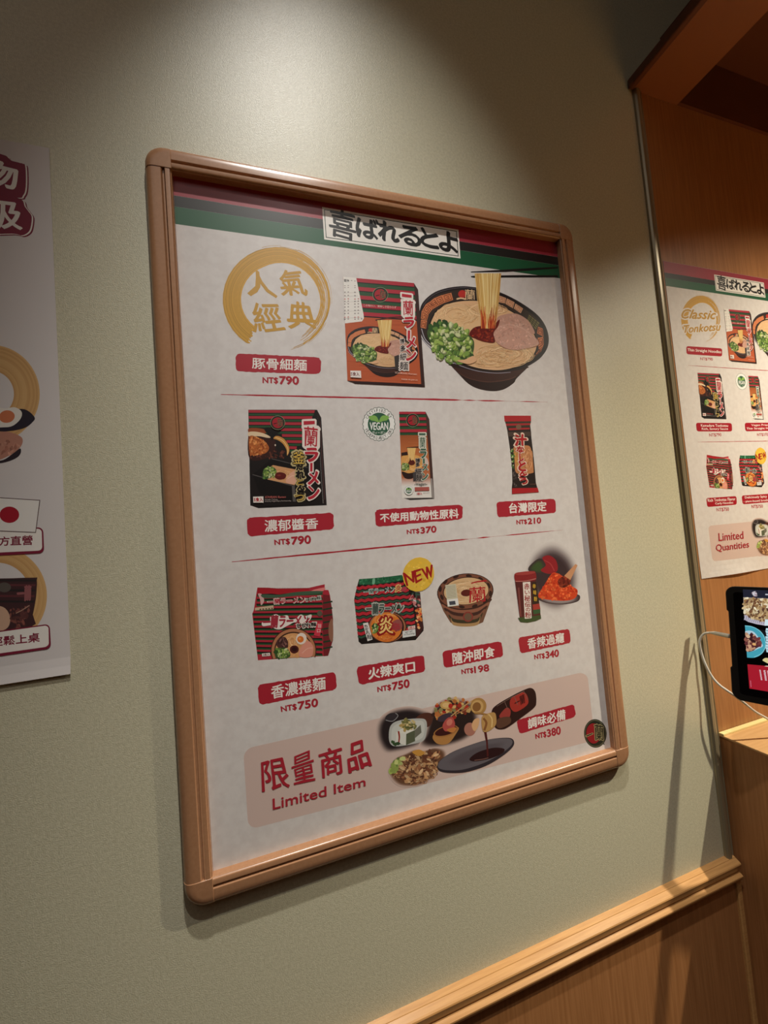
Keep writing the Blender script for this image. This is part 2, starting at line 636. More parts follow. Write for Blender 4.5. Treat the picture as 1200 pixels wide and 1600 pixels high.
def ramen_bowl(A, d=1.0):
    """authored in the enlarged view of the big bowl; d scales how many strands are drawn"""
    body = [(285, 850), (345, 915), (430, 1000), (520, 1046), (640, 1066), (740, 1050), (826, 995), (852, 955), (935, 872)]
    A.smooth([(270, 830)] + body + [(950, 850), (800, 800), (500, 800)], (44, 28, 26))
    A.smooth([(300, 858), (350, 912), (440, 955), (600, 985), (760, 970), (850, 940), (920, 878), (800, 890), (600, 900), (420, 880)], (64, 38, 33))
    A.stroke([(345, 905), (440, 955), (600, 985), (760, 968), (846, 938)], 9, (92, 58, 48), taper=(0.4, 0.8))
    rim = [(2, 400), (20, 315), (70, 250), (150, 195), (260, 162), (380, 149), (480, 157), (600, 172), (700, 200), (800, 244), (900, 300),
           (1000, 370), (1070, 440), (1118, 530), (1133, 620), (1115, 700), (1060, 775), (980, 832), (900, 868), (800, 891), (690, 897),
           (580, 886), (470, 862), (340, 816), (220, 756), (110, 682), (40, 612), (8, 520)]
    A.smooth(rim, (38, 28, 32))
    rim2 = [(570 + (x - 570) * 0.975, 518 + (y - 518) * 0.965) for x, y in rim]
    A.stroke(catmull([(20, 600), (100, 690), (215, 772), (335, 832), (465, 878), (580, 900), (690, 908), (800, 900)], False, 4), 9, (150, 146, 160), smooth=False, taper=(0.9, 0.5))
    A.smooth(rim2, (30, 24, 26))
    A.stroke(rim2[20:28], 10, (176, 170, 178), taper=(0.4, 0.8))
    A.stroke(rim2[1:8], 6, (120, 112, 118), taper=(0.3, 0.5))
    wall = [(566 + (x - 570) * 0.945, 522 + (y - 520) * 0.925) for x, y in rim]
    A.smooth(wall, (56, 44, 38))
    # key pattern panels along the inner wall
    L = [((18, 440), (70, 450), (62, 520), (14, 510)), ((24, 362), (82, 398), (70, 446), (16, 432)), ((60, 306), (116, 352), (80, 398), (28, 360)),
         ((92, 286), (150, 330), (116, 352), (62, 306)), ((134, 252), (174, 316), (150, 332), (92, 288)), ((200, 226), (226, 292), (176, 316), (134, 254)),
         ((282, 206), (298, 268), (228, 292), (200, 228))]
    Rr = [((694, 228), (760, 252), (752, 300), (686, 286)), ((768, 256), (834, 290), (820, 342), (756, 304)), ((842, 300), (908, 344), (888, 386), (828, 344)),
          ((1040, 502), (1080, 520), (1086, 590), (1030, 560)), ((1084, 592), (1088, 660), (1046, 700), (1036, 600)), ((1086, 664), (1064, 720), (1010, 760), (1044, 702))]
    for i, q in enumerate(L + Rr):
        c = (212, 128, 84) if i < 7 or i > 9 else (214, 164, 128)
        A.poly(q, c)
        if d >= 0.5:
            sp = [quad_at(q, s, t) for s, t in ((0.86, 0.95), (0.86, 0.16), (0.16, 0.16), (0.16, 0.84), (0.66, 0.84), (0.66, 0.38), (0.4, 0.38), (0.4, 0.62))]
            A.stroke(sp, 7, (96, 44, 26) if i < 7 or i > 9 else (176, 116, 84), smooth=False)
    A.poly([(960, 398), (1052, 470), (1020, 528), (944, 440)], (120, 112, 66))
    for t in (0.25, 0.5, 0.75):
        q = [(960, 398), (1052, 470), (1020, 528), (944, 440)]
        A.stroke([quad_at(q, t, 0), quad_at(q, t, 1)], 5, (40, 34, 24), smooth=False)
        A.stroke([quad_at(q, 0, t), quad_at(q, 1, t)], 5, (40, 34, 24), smooth=False)
    A.ell(378, 218, 36, 34, (186, 52, 44))
    A.stroke([(328, 262), (365, 254), (404, 262)], 13, (226, 190, 150))
    A.text('蘭', [(402, 174), (486, 182), (490, 276), (400, 268)], (228, 194, 152), 0.03, 0.03)
    soup = [(92, 520), (112, 445), (155, 372), (232, 315), (340, 284), (480, 276), (600, 292), (700, 322), (800, 368), (880, 424), (950, 492),
            (1000, 565), (1026, 640), (1016, 712), (976, 772), (900, 828), (800, 866), (690, 882), (560, 872), (450, 846), (345, 805), (240, 742), (145, 655), (104, 590)]
    A.smooth([(570 + (x - 570) * 1.025, 585 + (y - 585) * 1.03) for x, y in soup], (26, 20, 18))
    A.smooth(soup, (226, 182, 138))
    A.soft([(150, 440), (300, 320), (500, 310), (700, 360), (640, 520), (420, 560), (220, 520)], (230, 190, 142), (226, 182, 138))
    N = [(232, 194, 146), (220, 174, 124), (240, 208, 164), (208, 160, 112), (236, 200, 152)]
    strand_patch(A, 330, 400, 200, 105, int(90 * d), N, 6, 11)
    strand_patch(A, 590, 350, 190, 60, int(40 * d), N, 6, 12)
    strand_patch(A, 740, 745, 270, 120, int(170 * d), N, 6, 13)
    strand_patch(A, 640, 790, 180, 75, int(60 * d), [(224, 182, 132), (210, 164, 114), (236, 198, 150)], 6, 14)
    # pork slices
    A.smooth([(680, 430), (740, 398), (840, 388), (920, 424), (975, 480), (1010, 560), (960, 560), (860, 500), (700, 500)], (196, 150, 132))
    bits(A, [(700, 430), (840, 396), (960, 480), (960, 540), (860, 490), (710, 490)], int(70 * d), 6, [(202, 157, 139), (190, 143, 125), (208, 166, 148)], 21, 2.2)
    front = [(644, 545), (690, 498), (780, 478), (880, 496), (960, 545), (1034, 622), (1038, 660), (950, 686), (850, 702), (760, 690), (690, 650), (655, 605)]
    A.smooth([(x + 3, y + 7) for x, y in front], (166, 112, 92))
    A.smooth(front, (206, 158, 140))
    bits(A, front, int(150 * d), 6, [(212, 165, 147), (202, 153, 135), (216, 172, 155), (198, 149, 132)], 22, 2.4)
    A.stroke([(690, 512), (780, 486), (880, 508), (960, 560), (1020, 625)], 5, (228, 192, 174), taper=(0.3, 0.8))
    A.stroke([(720, 560), (800, 520), (880, 545)], 6, (178, 126, 110), taper=(0.3, 0.3))
    A.stroke([(700, 690), (850, 706), (950, 690), (1036, 660)], 5, (232, 196, 160), taper=(0.3, 0.8))
    # red sauce
    A.smooth([(438, 575), (470, 518), (540, 498), (620, 520), (700, 440), (690, 500), (650, 560), (660, 640), (560, 632), (490, 605)], (104, 26, 22))
    bits(A, [(450, 575), (480, 520), (560, 505), (650, 540), (650, 630), (540, 620)], int(70 * d), 7, [(134, 38, 26), (84, 18, 18), (156, 56, 32), (118, 30, 24)], 23, 1.6)
    # lifted noodles
    A.poly([(484, 40), (716, 40), (704, 200), (680, 320), (668, 440), (640, 520), (560, 520), (540, 400), (516, 240)], (226, 186, 110))
    R = random.Random(5)
    for i in range(int(70 * d) + 8):
        s = R.uniform(0, 1)
        x0, x1, x2 = 486 + 228 * s, 520 + 165 * s + R.uniform(-8, 8), 560 + 90 * s + R.uniform(-12, 12)
        c = [(238, 208, 140), (214, 170, 92), (246, 224, 164), (200, 150, 78), (232, 196, 122)][R.randrange(5)]
        A.stroke([(x0, 38), (x0 * 0.5 + x1 * 0.5, 150), (x1, 300), (x2, 500 + R.uniform(-10, 20))], R.uniform(4, 8), c, False, (1, 0.8), 3)
        A.up(0.3)
    for i in range(int(46 * d) + 6):
        s = R.uniform(0, 1)
        x1, x2 = 530 + 150 * s, 548 + 110 * s + R.uniform(-14, 14)
        y0 = R.uniform(310, 440)
        c = [(178, 58, 34), (206, 92, 48), (150, 36, 26), (226, 140, 70)][R.randrange(4)]
        A.stroke([(x1, y0), ((x1 + x2) / 2, (y0 + 510) / 2), (x2, 520)], R.uniform(5, 10), c, False, (0.2, 1), 3)
        A.up(0.3)
    A.up()
    scallions(A, [(70, 560), (100, 505), (190, 465), (290, 478), (370, 530), (440, 580), (480, 640), (468, 740), (430, 800), (360, 815), (270, 790), (190, 735), (110, 650)], int(95 * d) + 14, 22)
    A.smooth([(330, 800), (400, 790), (470, 760), (500, 800), (430, 830)], (226, 178, 136))


def chopsticks(A):
    A.poly([(450, 22), (750, 4), (1000, -10), (1215, -20), (1215, -6), (960, 14), (760, 26), (455, 30)], (26, 22, 22))
    A.poly([(452, 62), (480, 58), (900, 52), (1215, 54), (1215, 74), (880, 74), (480, 76), (456, 72)], (22, 18, 18))


def box_faces(A, face, side, bottom, fc, sc, bc):
    A.poly(side, sc)
    A.poly(bottom, bc)
    A.poly(face, fc)


def stripes(A, q, rows, right=1.0):
    for t0, t1, c in rows:
        A.poly([quad_at(q, 0, t0), quad_at(q, right, t0), quad_at(q, right, t1), quad_at(q, 0, t1)], c, False)
        A.up(0.4)
    A.up()


SR, SG, SK = (176, 48, 62), (44, 82, 52), (32, 26, 26)


def noodle_box(A, d=0.4):
    A.crop(530, 420, 8.42)
    A.poly([(985, 185), (1040, 275), (1130, 1555), (1080, 1515)], (62, 40, 36))
    A.poly([(110, 1470), (215, 1510), (1130, 1555), (1080, 1515)], (48, 26, 26))
    face = [(50, 104), (985, 185), (1080, 1515), (110, 1470)]
    A.poly(face, (188, 92, 56))
    q = face
    R = random.Random(4)
    for i in range(46):
        t = R.uniform(0.38, 0.99)
        s = R.uniform(0, 0.6)
        A.stroke([quad_at(q, s, t), quad_at(q, min(1, s + R.uniform(0.2, 0.5)), t + R.uniform(-0.006, 0.006))], R.uniform(4, 12), [(202, 108, 68), (172, 76, 46), (196, 100, 62), (160, 66, 42)][R.randrange(4)], False, (0.4, 0.4))
        A.up(0.2)
    A.up()
    rows = []
    for i, t in enumerate((0.0, 0.083, 0.166, 0.245, 0.325)):
        rows += [(t, t + 0.04, SR), (t + 0.037, t + 0.049, SK), (t + 0.047, t + 0.084, SG)]
    rows[-1] = (0.366, 0.372, SK)
    stripes(A, q, rows)
    A.poly([(52, 102), (225, 116), (322, 600), (326, 650), (300, 690), (76, 716)], (236, 232, 226))
    for y in (152, 215, 240, 300, 345, 390, 420, 455, 495, 540, 580, 630, 655):
        for x in range(62, 200 + (y - 150) // 6, 44):
            if (x * 7 + y * 3) % 5 != 0:
                A.ell(x + 14, y + (x % 3) * 3, 11, 8 if y > 250 else 5, (150, 140, 138) if (x + y) % 4 else (196, 120, 120), 0, 8, False)
        if y in (300, 345, 420, 540, 630):
            A.stroke([(60, y + 20), (230 + (y - 250) // 5, y + 8)], 3, (170, 164, 160), False, smooth=False)
    A.up()
    A.text('醬拌', [(62, 132), (132, 138), (134, 172), (64, 168)], (60, 56, 56), 0.03)
    emblem(A, 542, 338, 92, 88)
    A.text('この味わい、美味しさ変わらず', [(318, 462), (752, 490), (752, 522), (322, 492)], (232, 200, 190), 0.02)
    A.crop(530, 420, 8.42)
    base = A.local
    A.local = lambda x, y: base(105 + (x - 5) * 0.83, 755 + (y - 150) * 0.7315)
    A.stroke([(455, 40), (700, -10), (1080, -30)], 22, (78, 38, 30), smooth=False)
    ramen_bowl(A, d)
    A.crop(530, 420, 8.42)
    A.poly([(725, 1150), (790, 1130), (800, 1325), (738, 1330)], (62, 56, 54))
    A.column([('博', 800, 920, 856, 982), ('多', 806, 1008, 868, 1084), ('細', 800, 1112, 880, 1204), ('麺', 795, 1226, 905, 1330)], (36, 34, 36), 0.04, 0.03, (226, 214, 206), 0.08)
    A.column([('一', 826, 338, 950, 376, 8), ('蘭', 838, 420, 974, 616, 6), ('ラ', 850, 642, 980, 778), ('｜', 900, 812, 934, 926), ('メ', 886, 905, 1000, 1036), ('ン', 884, 1066, 1004, 1206)],
             (188, 40, 56), 0.06, 0.05, (236, 226, 218), 0.07, 0.02)
    A.poly([(146, 1340), (284, 1342), (290, 1436), (150, 1428)], (238, 230, 224))
    A.text('5食入', [(152, 1358), (264, 1362), (266, 1414), (156, 1408)], (120, 60, 58), 0.05, 0.02)
    A.text('ICHIRAN Ramen', [(735, 1356), (1020, 1376), (1020, 1398), (738, 1380)], (228, 196, 180), 0.02)
    A.text('MADE IN JAPAN', [(818, 1446), (1028, 1458), (1030, 1478), (822, 1466)], (232, 206, 190), 0.02)


def sauce_box(A):
    A.crop(380, 630, 8.571)
    A.poly([(990, 85), (1046, 192), (1120, 1366), (1075, 1366)], (40, 32, 32))
    A.poly([(95, 1368), (205, 1406), (1120, 1366), (1070, 1340)], (22, 18, 18))
    A.poly([(68, 85), (990, 85), (1072, 1362), (95, 1370)], (30, 25, 25))
    A.stroke([(1030, 240), (1060, 800), (1092, 1290)], 12, (92, 62, 62), taper=(0.6, 0.8))
    y = 88
    ends = [960, 930, 860, 830, 815, 790, 720]
    starts = [70, 72, 74, 300, 520, 580, 620]
    for i in range(7):
        A.poly([(starts[i], y), (ends[i], y + 4), (ends[i] - 8, y + 40), (starts[i] + 2, y + 36)], SR, False)
        A.poly([(starts[i] + 2, y + 48), (ends[i] - 14, y + 50), (ends[i] - 20, y + 76), (starts[i] + 4, y + 74)], SG, False)
        y += 81
    A.up()
    # pork in its pot
    A.smooth([(76, 390), (180, 380), (340, 430), (430, 500), (420, 640), (300, 740), (84, 740)], (58, 30, 26))
    A.smooth([(76, 336), (180, 330), (290, 352), (300, 400), (180, 400), (76, 392)], (150, 74, 40))
    A.smooth([(76, 384), (190, 382), (300, 412), (366, 452), (330, 462), (210, 440), (78, 440)], (232, 206, 170))
    A.smooth([(402, 470), (450, 436), (540, 470), (606, 560), (618, 640), (588, 700), (580, 620), (530, 540), (460, 490)], (206, 146, 76))
    A.stroke([(430, 455), (530, 500), (596, 600), (594, 680)], 16, (238, 206, 140), taper=(0.5, 0.6))
    pork = [(80, 450), (180, 450), (280, 500), (345, 590), (310, 660), (220, 690), (140, 700), (90, 690)]
    A.smooth(pork, (178, 98, 48))
    bits(A, pork, 90, 11, [(206, 122, 62), (150, 72, 34), (222, 146, 84), (190, 104, 52)], 31, 1.8)
    bits(A, [(90, 705), (330, 690), (420, 620), (560, 640), (560, 740), (90, 745)], 60, 10, [(84, 44, 36), (52, 28, 26), (110, 60, 46)], 32, 1.8)
    A.smooth([(286, 332), (350, 322), (490, 340), (500, 380), (430, 420), (396, 490), (376, 486), (352, 420), (300, 380)], (24, 20, 20))
    A.ell(430, 560, 9, 14, (220, 200, 180))
    # square bowl
    A.poly([(380, 742), (862, 862), (905, 980), (700, 1320), (220, 1200), (125, 955)], (20, 17, 17))
    A.stroke([(380, 742), (862, 862)], 7, (92, 88, 86), smooth=False)
    A.stroke([(125, 955), (650, 1102)], 12, (84, 80, 78), smooth=False)
    A.poly([(290, 900), (400, 828), (700, 886), (742, 926), (720, 1020), (690, 1096), (330, 1022)], (214, 158, 110))
    strand_patch(A, 540, 950, 160, 70, 60, [(228, 178, 126), (200, 142, 92), (238, 196, 150)], 7, 33)
    A.smooth([(610, 960), (690, 900), (736, 940), (710, 1060), (650, 1084), (570, 1050)], (226, 172, 146))
    A.stroke([(600, 1010), (660, 970), (720, 985)], 6, (240, 204, 180))
    scallions(A, [(258, 940), (300, 870), (390, 850), (446, 900), (420, 960), (330, 1010), (270, 1000)], 42, 15, 34)
    A.smooth([(424, 975), (450, 930), (520, 925), (574, 955), (560, 1005), (490, 1022), (440, 1005)], (96, 28, 26))
    A.ell(480, 965, 26, 12, (132, 50, 44))
    A.poly([(652, 1100), (690, 1100), (706, 1318), (664, 1318)], (88, 84, 82))
    gold = [('釜', 664, 650, 822, 810), ('だ', 712, 820, 800, 892), ('れ', 708, 905, 822, 1000), ('と', 716, 1012, 800, 1092), ('ん', 724, 1100, 820, 1160), ('こ', 724, 1166, 818, 1216), ('つ', 700, 1226, 816, 1302)]
    A.column(gold, (28, 24, 22), 0.1, 0.05, (196, 180, 130), 0.08)
    A.column(gold[:1] + gold[3:4] + gold[6:], (216, 180, 84), 0.0, 0.02)
    A.column([('一', 812, 238, 956, 286, -4), ('蘭', 822, 318, 996, 576, 4), ('ラ', 838, 606, 996, 782), ('｜', 896, 800, 930, 916), ('メ', 872, 914, 1006, 1086), ('ン', 874, 1116, 1014, 1282)],
             (184, 42, 58), 0.06, 0.05, (236, 224, 216), 0.07, 0.02)
    A.poly([(132, 1252), (270, 1248), (272, 1332), (136, 1332)], (232, 224, 216))
    A.text('5食入', [(142, 1266), (262, 1264), (264, 1316), (146, 1316)], (176, 40, 52), 0.06, 0.02)
    A.text('ICHIRAN Ramen', [(296, 1244), (572, 1240), (572, 1268), (294, 1272)], (196, 104, 96), 0.02, 0.0, shear=0.3)
    A.text('Kamadare Tonkotsu', [(292, 1282), (462, 1280), (462, 1296), (292, 1298)], (190, 176, 170), 0.01)
    A.text('Including Original Spicy Red Seasoning', [(292, 1306), (640, 1298), (640, 1316), (292, 1326)], (196, 182, 176), 0.01)
    emblem(A, 462, 262, 88, 86)


def vegan_badge(A, cx, cy, rx, ry, full=True):
    P, Q, n = [], [], 96
    for i in range(n):
        a = 2 * math.pi * i / n
        w = 1 + 0.025 * math.cos(a * 24)
        P.append((cx + rx * w * math.cos(a), cy + ry * w * math.sin(a)))
        Q.append((cx + (rx * w - rx * 0.035) * math.cos(a), cy + (ry * w - ry * 0.035) * math.sin(a)))
    A.poly(P, (74, 90, 82))
    A.poly(Q, (240, 240, 236))
    A.ell(cx, cy, rx * 0.68, ry * 0.68, (52, 96, 72), n=40)
    for s in (-1, 1):
        A.smooth([(cx, cy - ry * 0.1), (cx + s * rx * 0.12, cy - ry * 0.42), (cx + s * rx * 0.34, cy - ry * 0.52), (cx + s * rx * 0.62, cy - ry * 0.44), (cx + s * rx * 0.5, cy - ry * 0.24), (cx + s * rx * 0.24, cy - ry * 0.18)], (134, 182, 90))
    A.poly([(cx - rx * 0.62, cy - ry * 0.12), (cx + rx * 0.62, cy - ry * 0.12), (cx + rx * 0.62, cy + ry * 0.36), (cx - rx * 0.62, cy + ry * 0.36)], (52, 96, 72))
    A.text('VEGAN', [(cx - rx * 0.56, cy - ry * 0.1), (cx + rx * 0.56, cy - ry * 0.1), (cx + rx * 0.56, cy + ry * 0.34), (cx - rx * 0.56, cy + ry * 0.34)], (240, 240, 236), 0.03, 0.02)
    A.text('ヴィーガン', [(cx - rx * 0.42, cy + ry * 0.42), (cx + rx * 0.42, cy + ry * 0.42), (cx + rx * 0.38, cy + ry * 0.6), (cx - rx * 0.38, cy + ry * 0.6)], (236, 238, 232), 0.03)
    if not full:
        return
    for word, a0, a1, top in (('CERTIFIED BY', -152, -32, True), ('VEGEPROJECT.ORG', 158, 22, False)):
        for i, ch in enumerate(word):
            if ch == ' ':
                continue
            a = math.radians(a0 + (a1 - a0) * i / (len(word) - 1))
            ca, sa = math.cos(a), math.sin(a)
            x, y = cx + rx * 0.82 * ca, cy + ry * 0.82 * sa
            ox, oy = rx * 0.085 * ca, ry * 0.085 * sa
            nw = 0.016 if ch in 'I.' else 0.05
            tx, ty = -sa * rx * nw, ca * ry * nw
            if ch == '.':
                ox, oy = ox * 0.25, oy * 0.25
            if not top:
                ox, oy, tx, ty = -ox, -oy, -tx, -ty
            A.text(ch, [(x + ox - tx, y + oy - ty), (x + ox + tx, y + oy + ty), (x - ox + tx, y - oy + ty), (x - ox - tx, y - oy - ty)], (50, 56, 52), 0.02)


def vegan_box(A):
    A.crop(610, 635, 10.667)
    A.poly([(590, 85), (652, 214), (738, 1540), (692, 1520)], (74, 50, 46))
    A.poly([(668, 1200), (700, 1200), (738, 1540), (690, 1520)], (150, 142, 138))
    A.poly([(212, 1524), (330, 1562), (738, 1542), (690, 1518)], (60, 56, 54))
    face = [(148, 85), (590, 85), (692, 1520), (200, 1528)]
    A.poly(face, (232, 228, 222))
    q = face
    cols = [(0.27, (160, 84, 48)), (0.5, (196, 116, 66)), (0.76, (188, 112, 74)), (0.86, (232, 226, 220))]
    for (t0, c0), (t1, c1) in zip(cols, cols[1:]):
        A.poly([quad_at(q, 0, t0), quad_at(q, 1, t0), quad_at(q, 1, t1), quad_at(q, 0, t1)], c0, False, [c0, c0, c1, c1])
    A.up()
    R = random.Random(9)
    for i in range(24):
        t = R.uniform(0.28, 0.74)
        s = R.uniform(0, 0.6)
        A.stroke([quad_at(q, s, t), quad_at(q, s + 0.35, t + 0.004)], R.uniform(4, 9), [(176, 96, 54), (150, 74, 42), (206, 126, 74)][R.randrange(3)], False, (0.3, 0.3))
    A.up()
    stripes(A, q, [(0, 0.03, SR), (0.028, 0.04, SK), (0.038, 0.068, SG), (0.066, 0.1, SR), (0.098, 0.11, SK), (0.108, 0.136, SG), (0.134, 0.166, SR), (0.164, 0.176, SK), (0.174, 0.206, SG), (0.204, 0.24, SR), (0.238, 0.248, SK), (0.246, 0.272, SG)])
    emblem(A, 374, 228, 98, 100)
    A.poly([(184, 770), (284, 752), (300, 830), (190, 846)], (48, 32, 30))
    A.smooth([(188, 850), (260, 815), (430, 810), (520, 860), (545, 960), (500, 1060), (380, 1108), (260, 1110), (196, 1080)], (222, 164, 92))
    strand_patch(A, 380, 960, 150, 130, 60, [(232, 178, 110), (206, 146, 80), (240, 194, 132)], 8, 41)
    A.smooth([(194, 1085), (300, 1112), (400, 1104), (380, 1190), (300, 1210), (230, 1180)], (46, 30, 28))
    A.smooth([(560, 830), (610, 860), (640, 940), (620, 990), (580, 930)], (214, 190, 180))
    A.poly([(275, 680), (500, 664), (500, 684), (275, 694)], (62, 40, 34))
    A.poly([(284, 690), (428, 690), (412, 800), (396, 890), (316, 890), (300, 800)], (236, 194, 116))
    for i in range(16):
        x = 290 + 132 * (i + 0.5) / 16
        A.stroke([(x, 690), (356 + (x - 356) * 0.62, 890)], 5, [(246, 214, 150), (220, 168, 92)][i % 2], False, smooth=False)
    A.up()
    A.smooth([(298, 945), (320, 905), (330, 850), (350, 900), (380, 890), (412, 930), (396, 970), (340, 978)], (92, 34, 26))
    scallions(A, [(190, 975), (230, 945), (310, 960), (312, 1040), (250, 1068), (194, 1060)], 24, 16, 42)
    A.column([('博', 424, 870, 492, 930), ('多', 430, 936, 486, 1000), ('細', 420, 1040, 520, 1130), ('麺', 430, 1134, 530, 1240)], (44, 42, 42), 0.06, 0.03, (150, 140, 134), 0.08)
    A.poly([(376, 1096), (432, 1090), (432, 1240), (384, 1248)], (70, 66, 66))
    A.column([('一', 480, 446, 586, 478), ('蘭', 492, 512, 582, 690), ('ラ', 502, 708, 598, 858), ('｜', 545, 866, 575, 950), ('メ', 532, 962, 622, 1068), ('ン', 528, 1106, 626, 1226)],
             (70, 104, 84), 0.05, 0.05, (216, 214, 200), 0.06)
    A.text('-Vegan-', [(404, 1272), (616, 1268), (616, 1326), (406, 1330)], (104, 104, 98), 0.03, 0.02)
    vegan_badge(A, 308, 1402, 74, 76, False)
    A.poly([(406, 1346), (648, 1340), (652, 1402), (410, 1410)], (176, 92, 84))
    A.text('2食入', [(442, 1430), (526, 1428), (528, 1470), (444, 1472)], (190, 60, 66), 0.05)
    A.text('MADE IN JAPAN', [(550, 1432), (652, 1430), (652, 1446), (550, 1448)], (130, 126, 122), 0.02)


def noodle_pouch(A):
    A.crop(780, 640, 11.43)
    A.poly([(92, 105), (572, 105), (576, 205), (558, 268), (572, 380), (584, 520), (612, 760), (640, 1040), (662, 1310), (712, 1474), (232, 1505), (230, 1400), (240, 1300), (232, 1040), (200, 720), (168, 500), (150, 370), (130, 285), (108, 205)], (44, 34, 32))
    A.poly([(92, 105), (572, 105), (576, 205), (102, 210)], (180, 38, 44))
    for i in range(4):
        A.stroke([(96, 126 + i * 20), (572, 124 + i * 20)], 4, (158, 30, 38), False, smooth=False)
    A.up()
    A.poly([(108, 212), (574, 208), (570, 238), (118, 244)], (62, 58, 44))
    A.poly([(120, 248), (568, 240), (560, 272), (132, 288)], (170, 44, 48))
    A.poly([(140, 292), (560, 276), (562, 306), (146, 318)], (58, 56, 42))
    A.poly([(172, 330), (548, 318), (552, 350), (180, 366)], (168, 44, 48))
    A.poly([(152, 400), (575, 392), (580, 470), (164, 476)], (78, 62, 54))
    A.ell(352, 306, 48, 46, (124, 92, 72))
    noo = [(258, 690), (330, 655), (520, 640), (580, 720), (606, 900), (620, 1080), (600, 1130), (420, 1150), (300, 1110), (280, 900)]
    A.smooth(noo, (196, 132, 86))
    strand_patch(A, 520, 890, 90, 230, 80, [(216, 154, 106), (180, 114, 72), (228, 172, 126)], 10, 51)
    strand_patch(A, 330, 880, 60, 190, 40, [(222, 168, 72), (196, 136, 56), (232, 186, 106)], 10, 52)
    bits(A, [(205, 720), (262, 700), (280, 900), (270, 1060), (238, 1060)], 36, 12, [(82, 128, 52), (58, 92, 44), (180, 196, 140)], 53)
    bits(A, [(245, 1050), (290, 1080), (330, 1380), (262, 1380)], 40, 7, [(112, 100, 96), (76, 66, 64)], 54)
    A.column([('汁', 284, 446, 488, 640), ('な', 318, 652, 440, 762), ('し', 366, 780, 436, 915), ('と', 352, 920, 478, 1090), ('ん', 366, 1100, 500, 1166), ('こ', 366, 1172, 480, 1226), ('つ', 384, 1240, 504, 1330)],
             (176, 34, 40), 0.06, 0.05, (236, 206, 186), 0.07, 0.02)
    A.poly([(232, 1404), (690, 1396), (712, 1474), (232, 1505)], (176, 36, 42))
    A.text('MADE IN JAPAN', [(552, 1326), (660, 1322), (662, 1340), (554, 1344)], (140, 96, 84), 0.02)


def zig(A, pts0, pts1, col, n=14, amp=10):
    P = []
    for L, s in ((pts0, 1), (pts1, -1)):
        seq = []
        for i in range(n + 1):
            t = i / n
            x = L[0][0] + (L[1][0] - L[0][0]) * t
            y = L[0][1] + (L[1][1] - L[0][1]) * t + (amp if i % 2 else -amp)
            seq.append((x, y))
        P += seq if s == 1 else seq[::-1]
    A.poly(P, col, False)
    A.up(0.4)


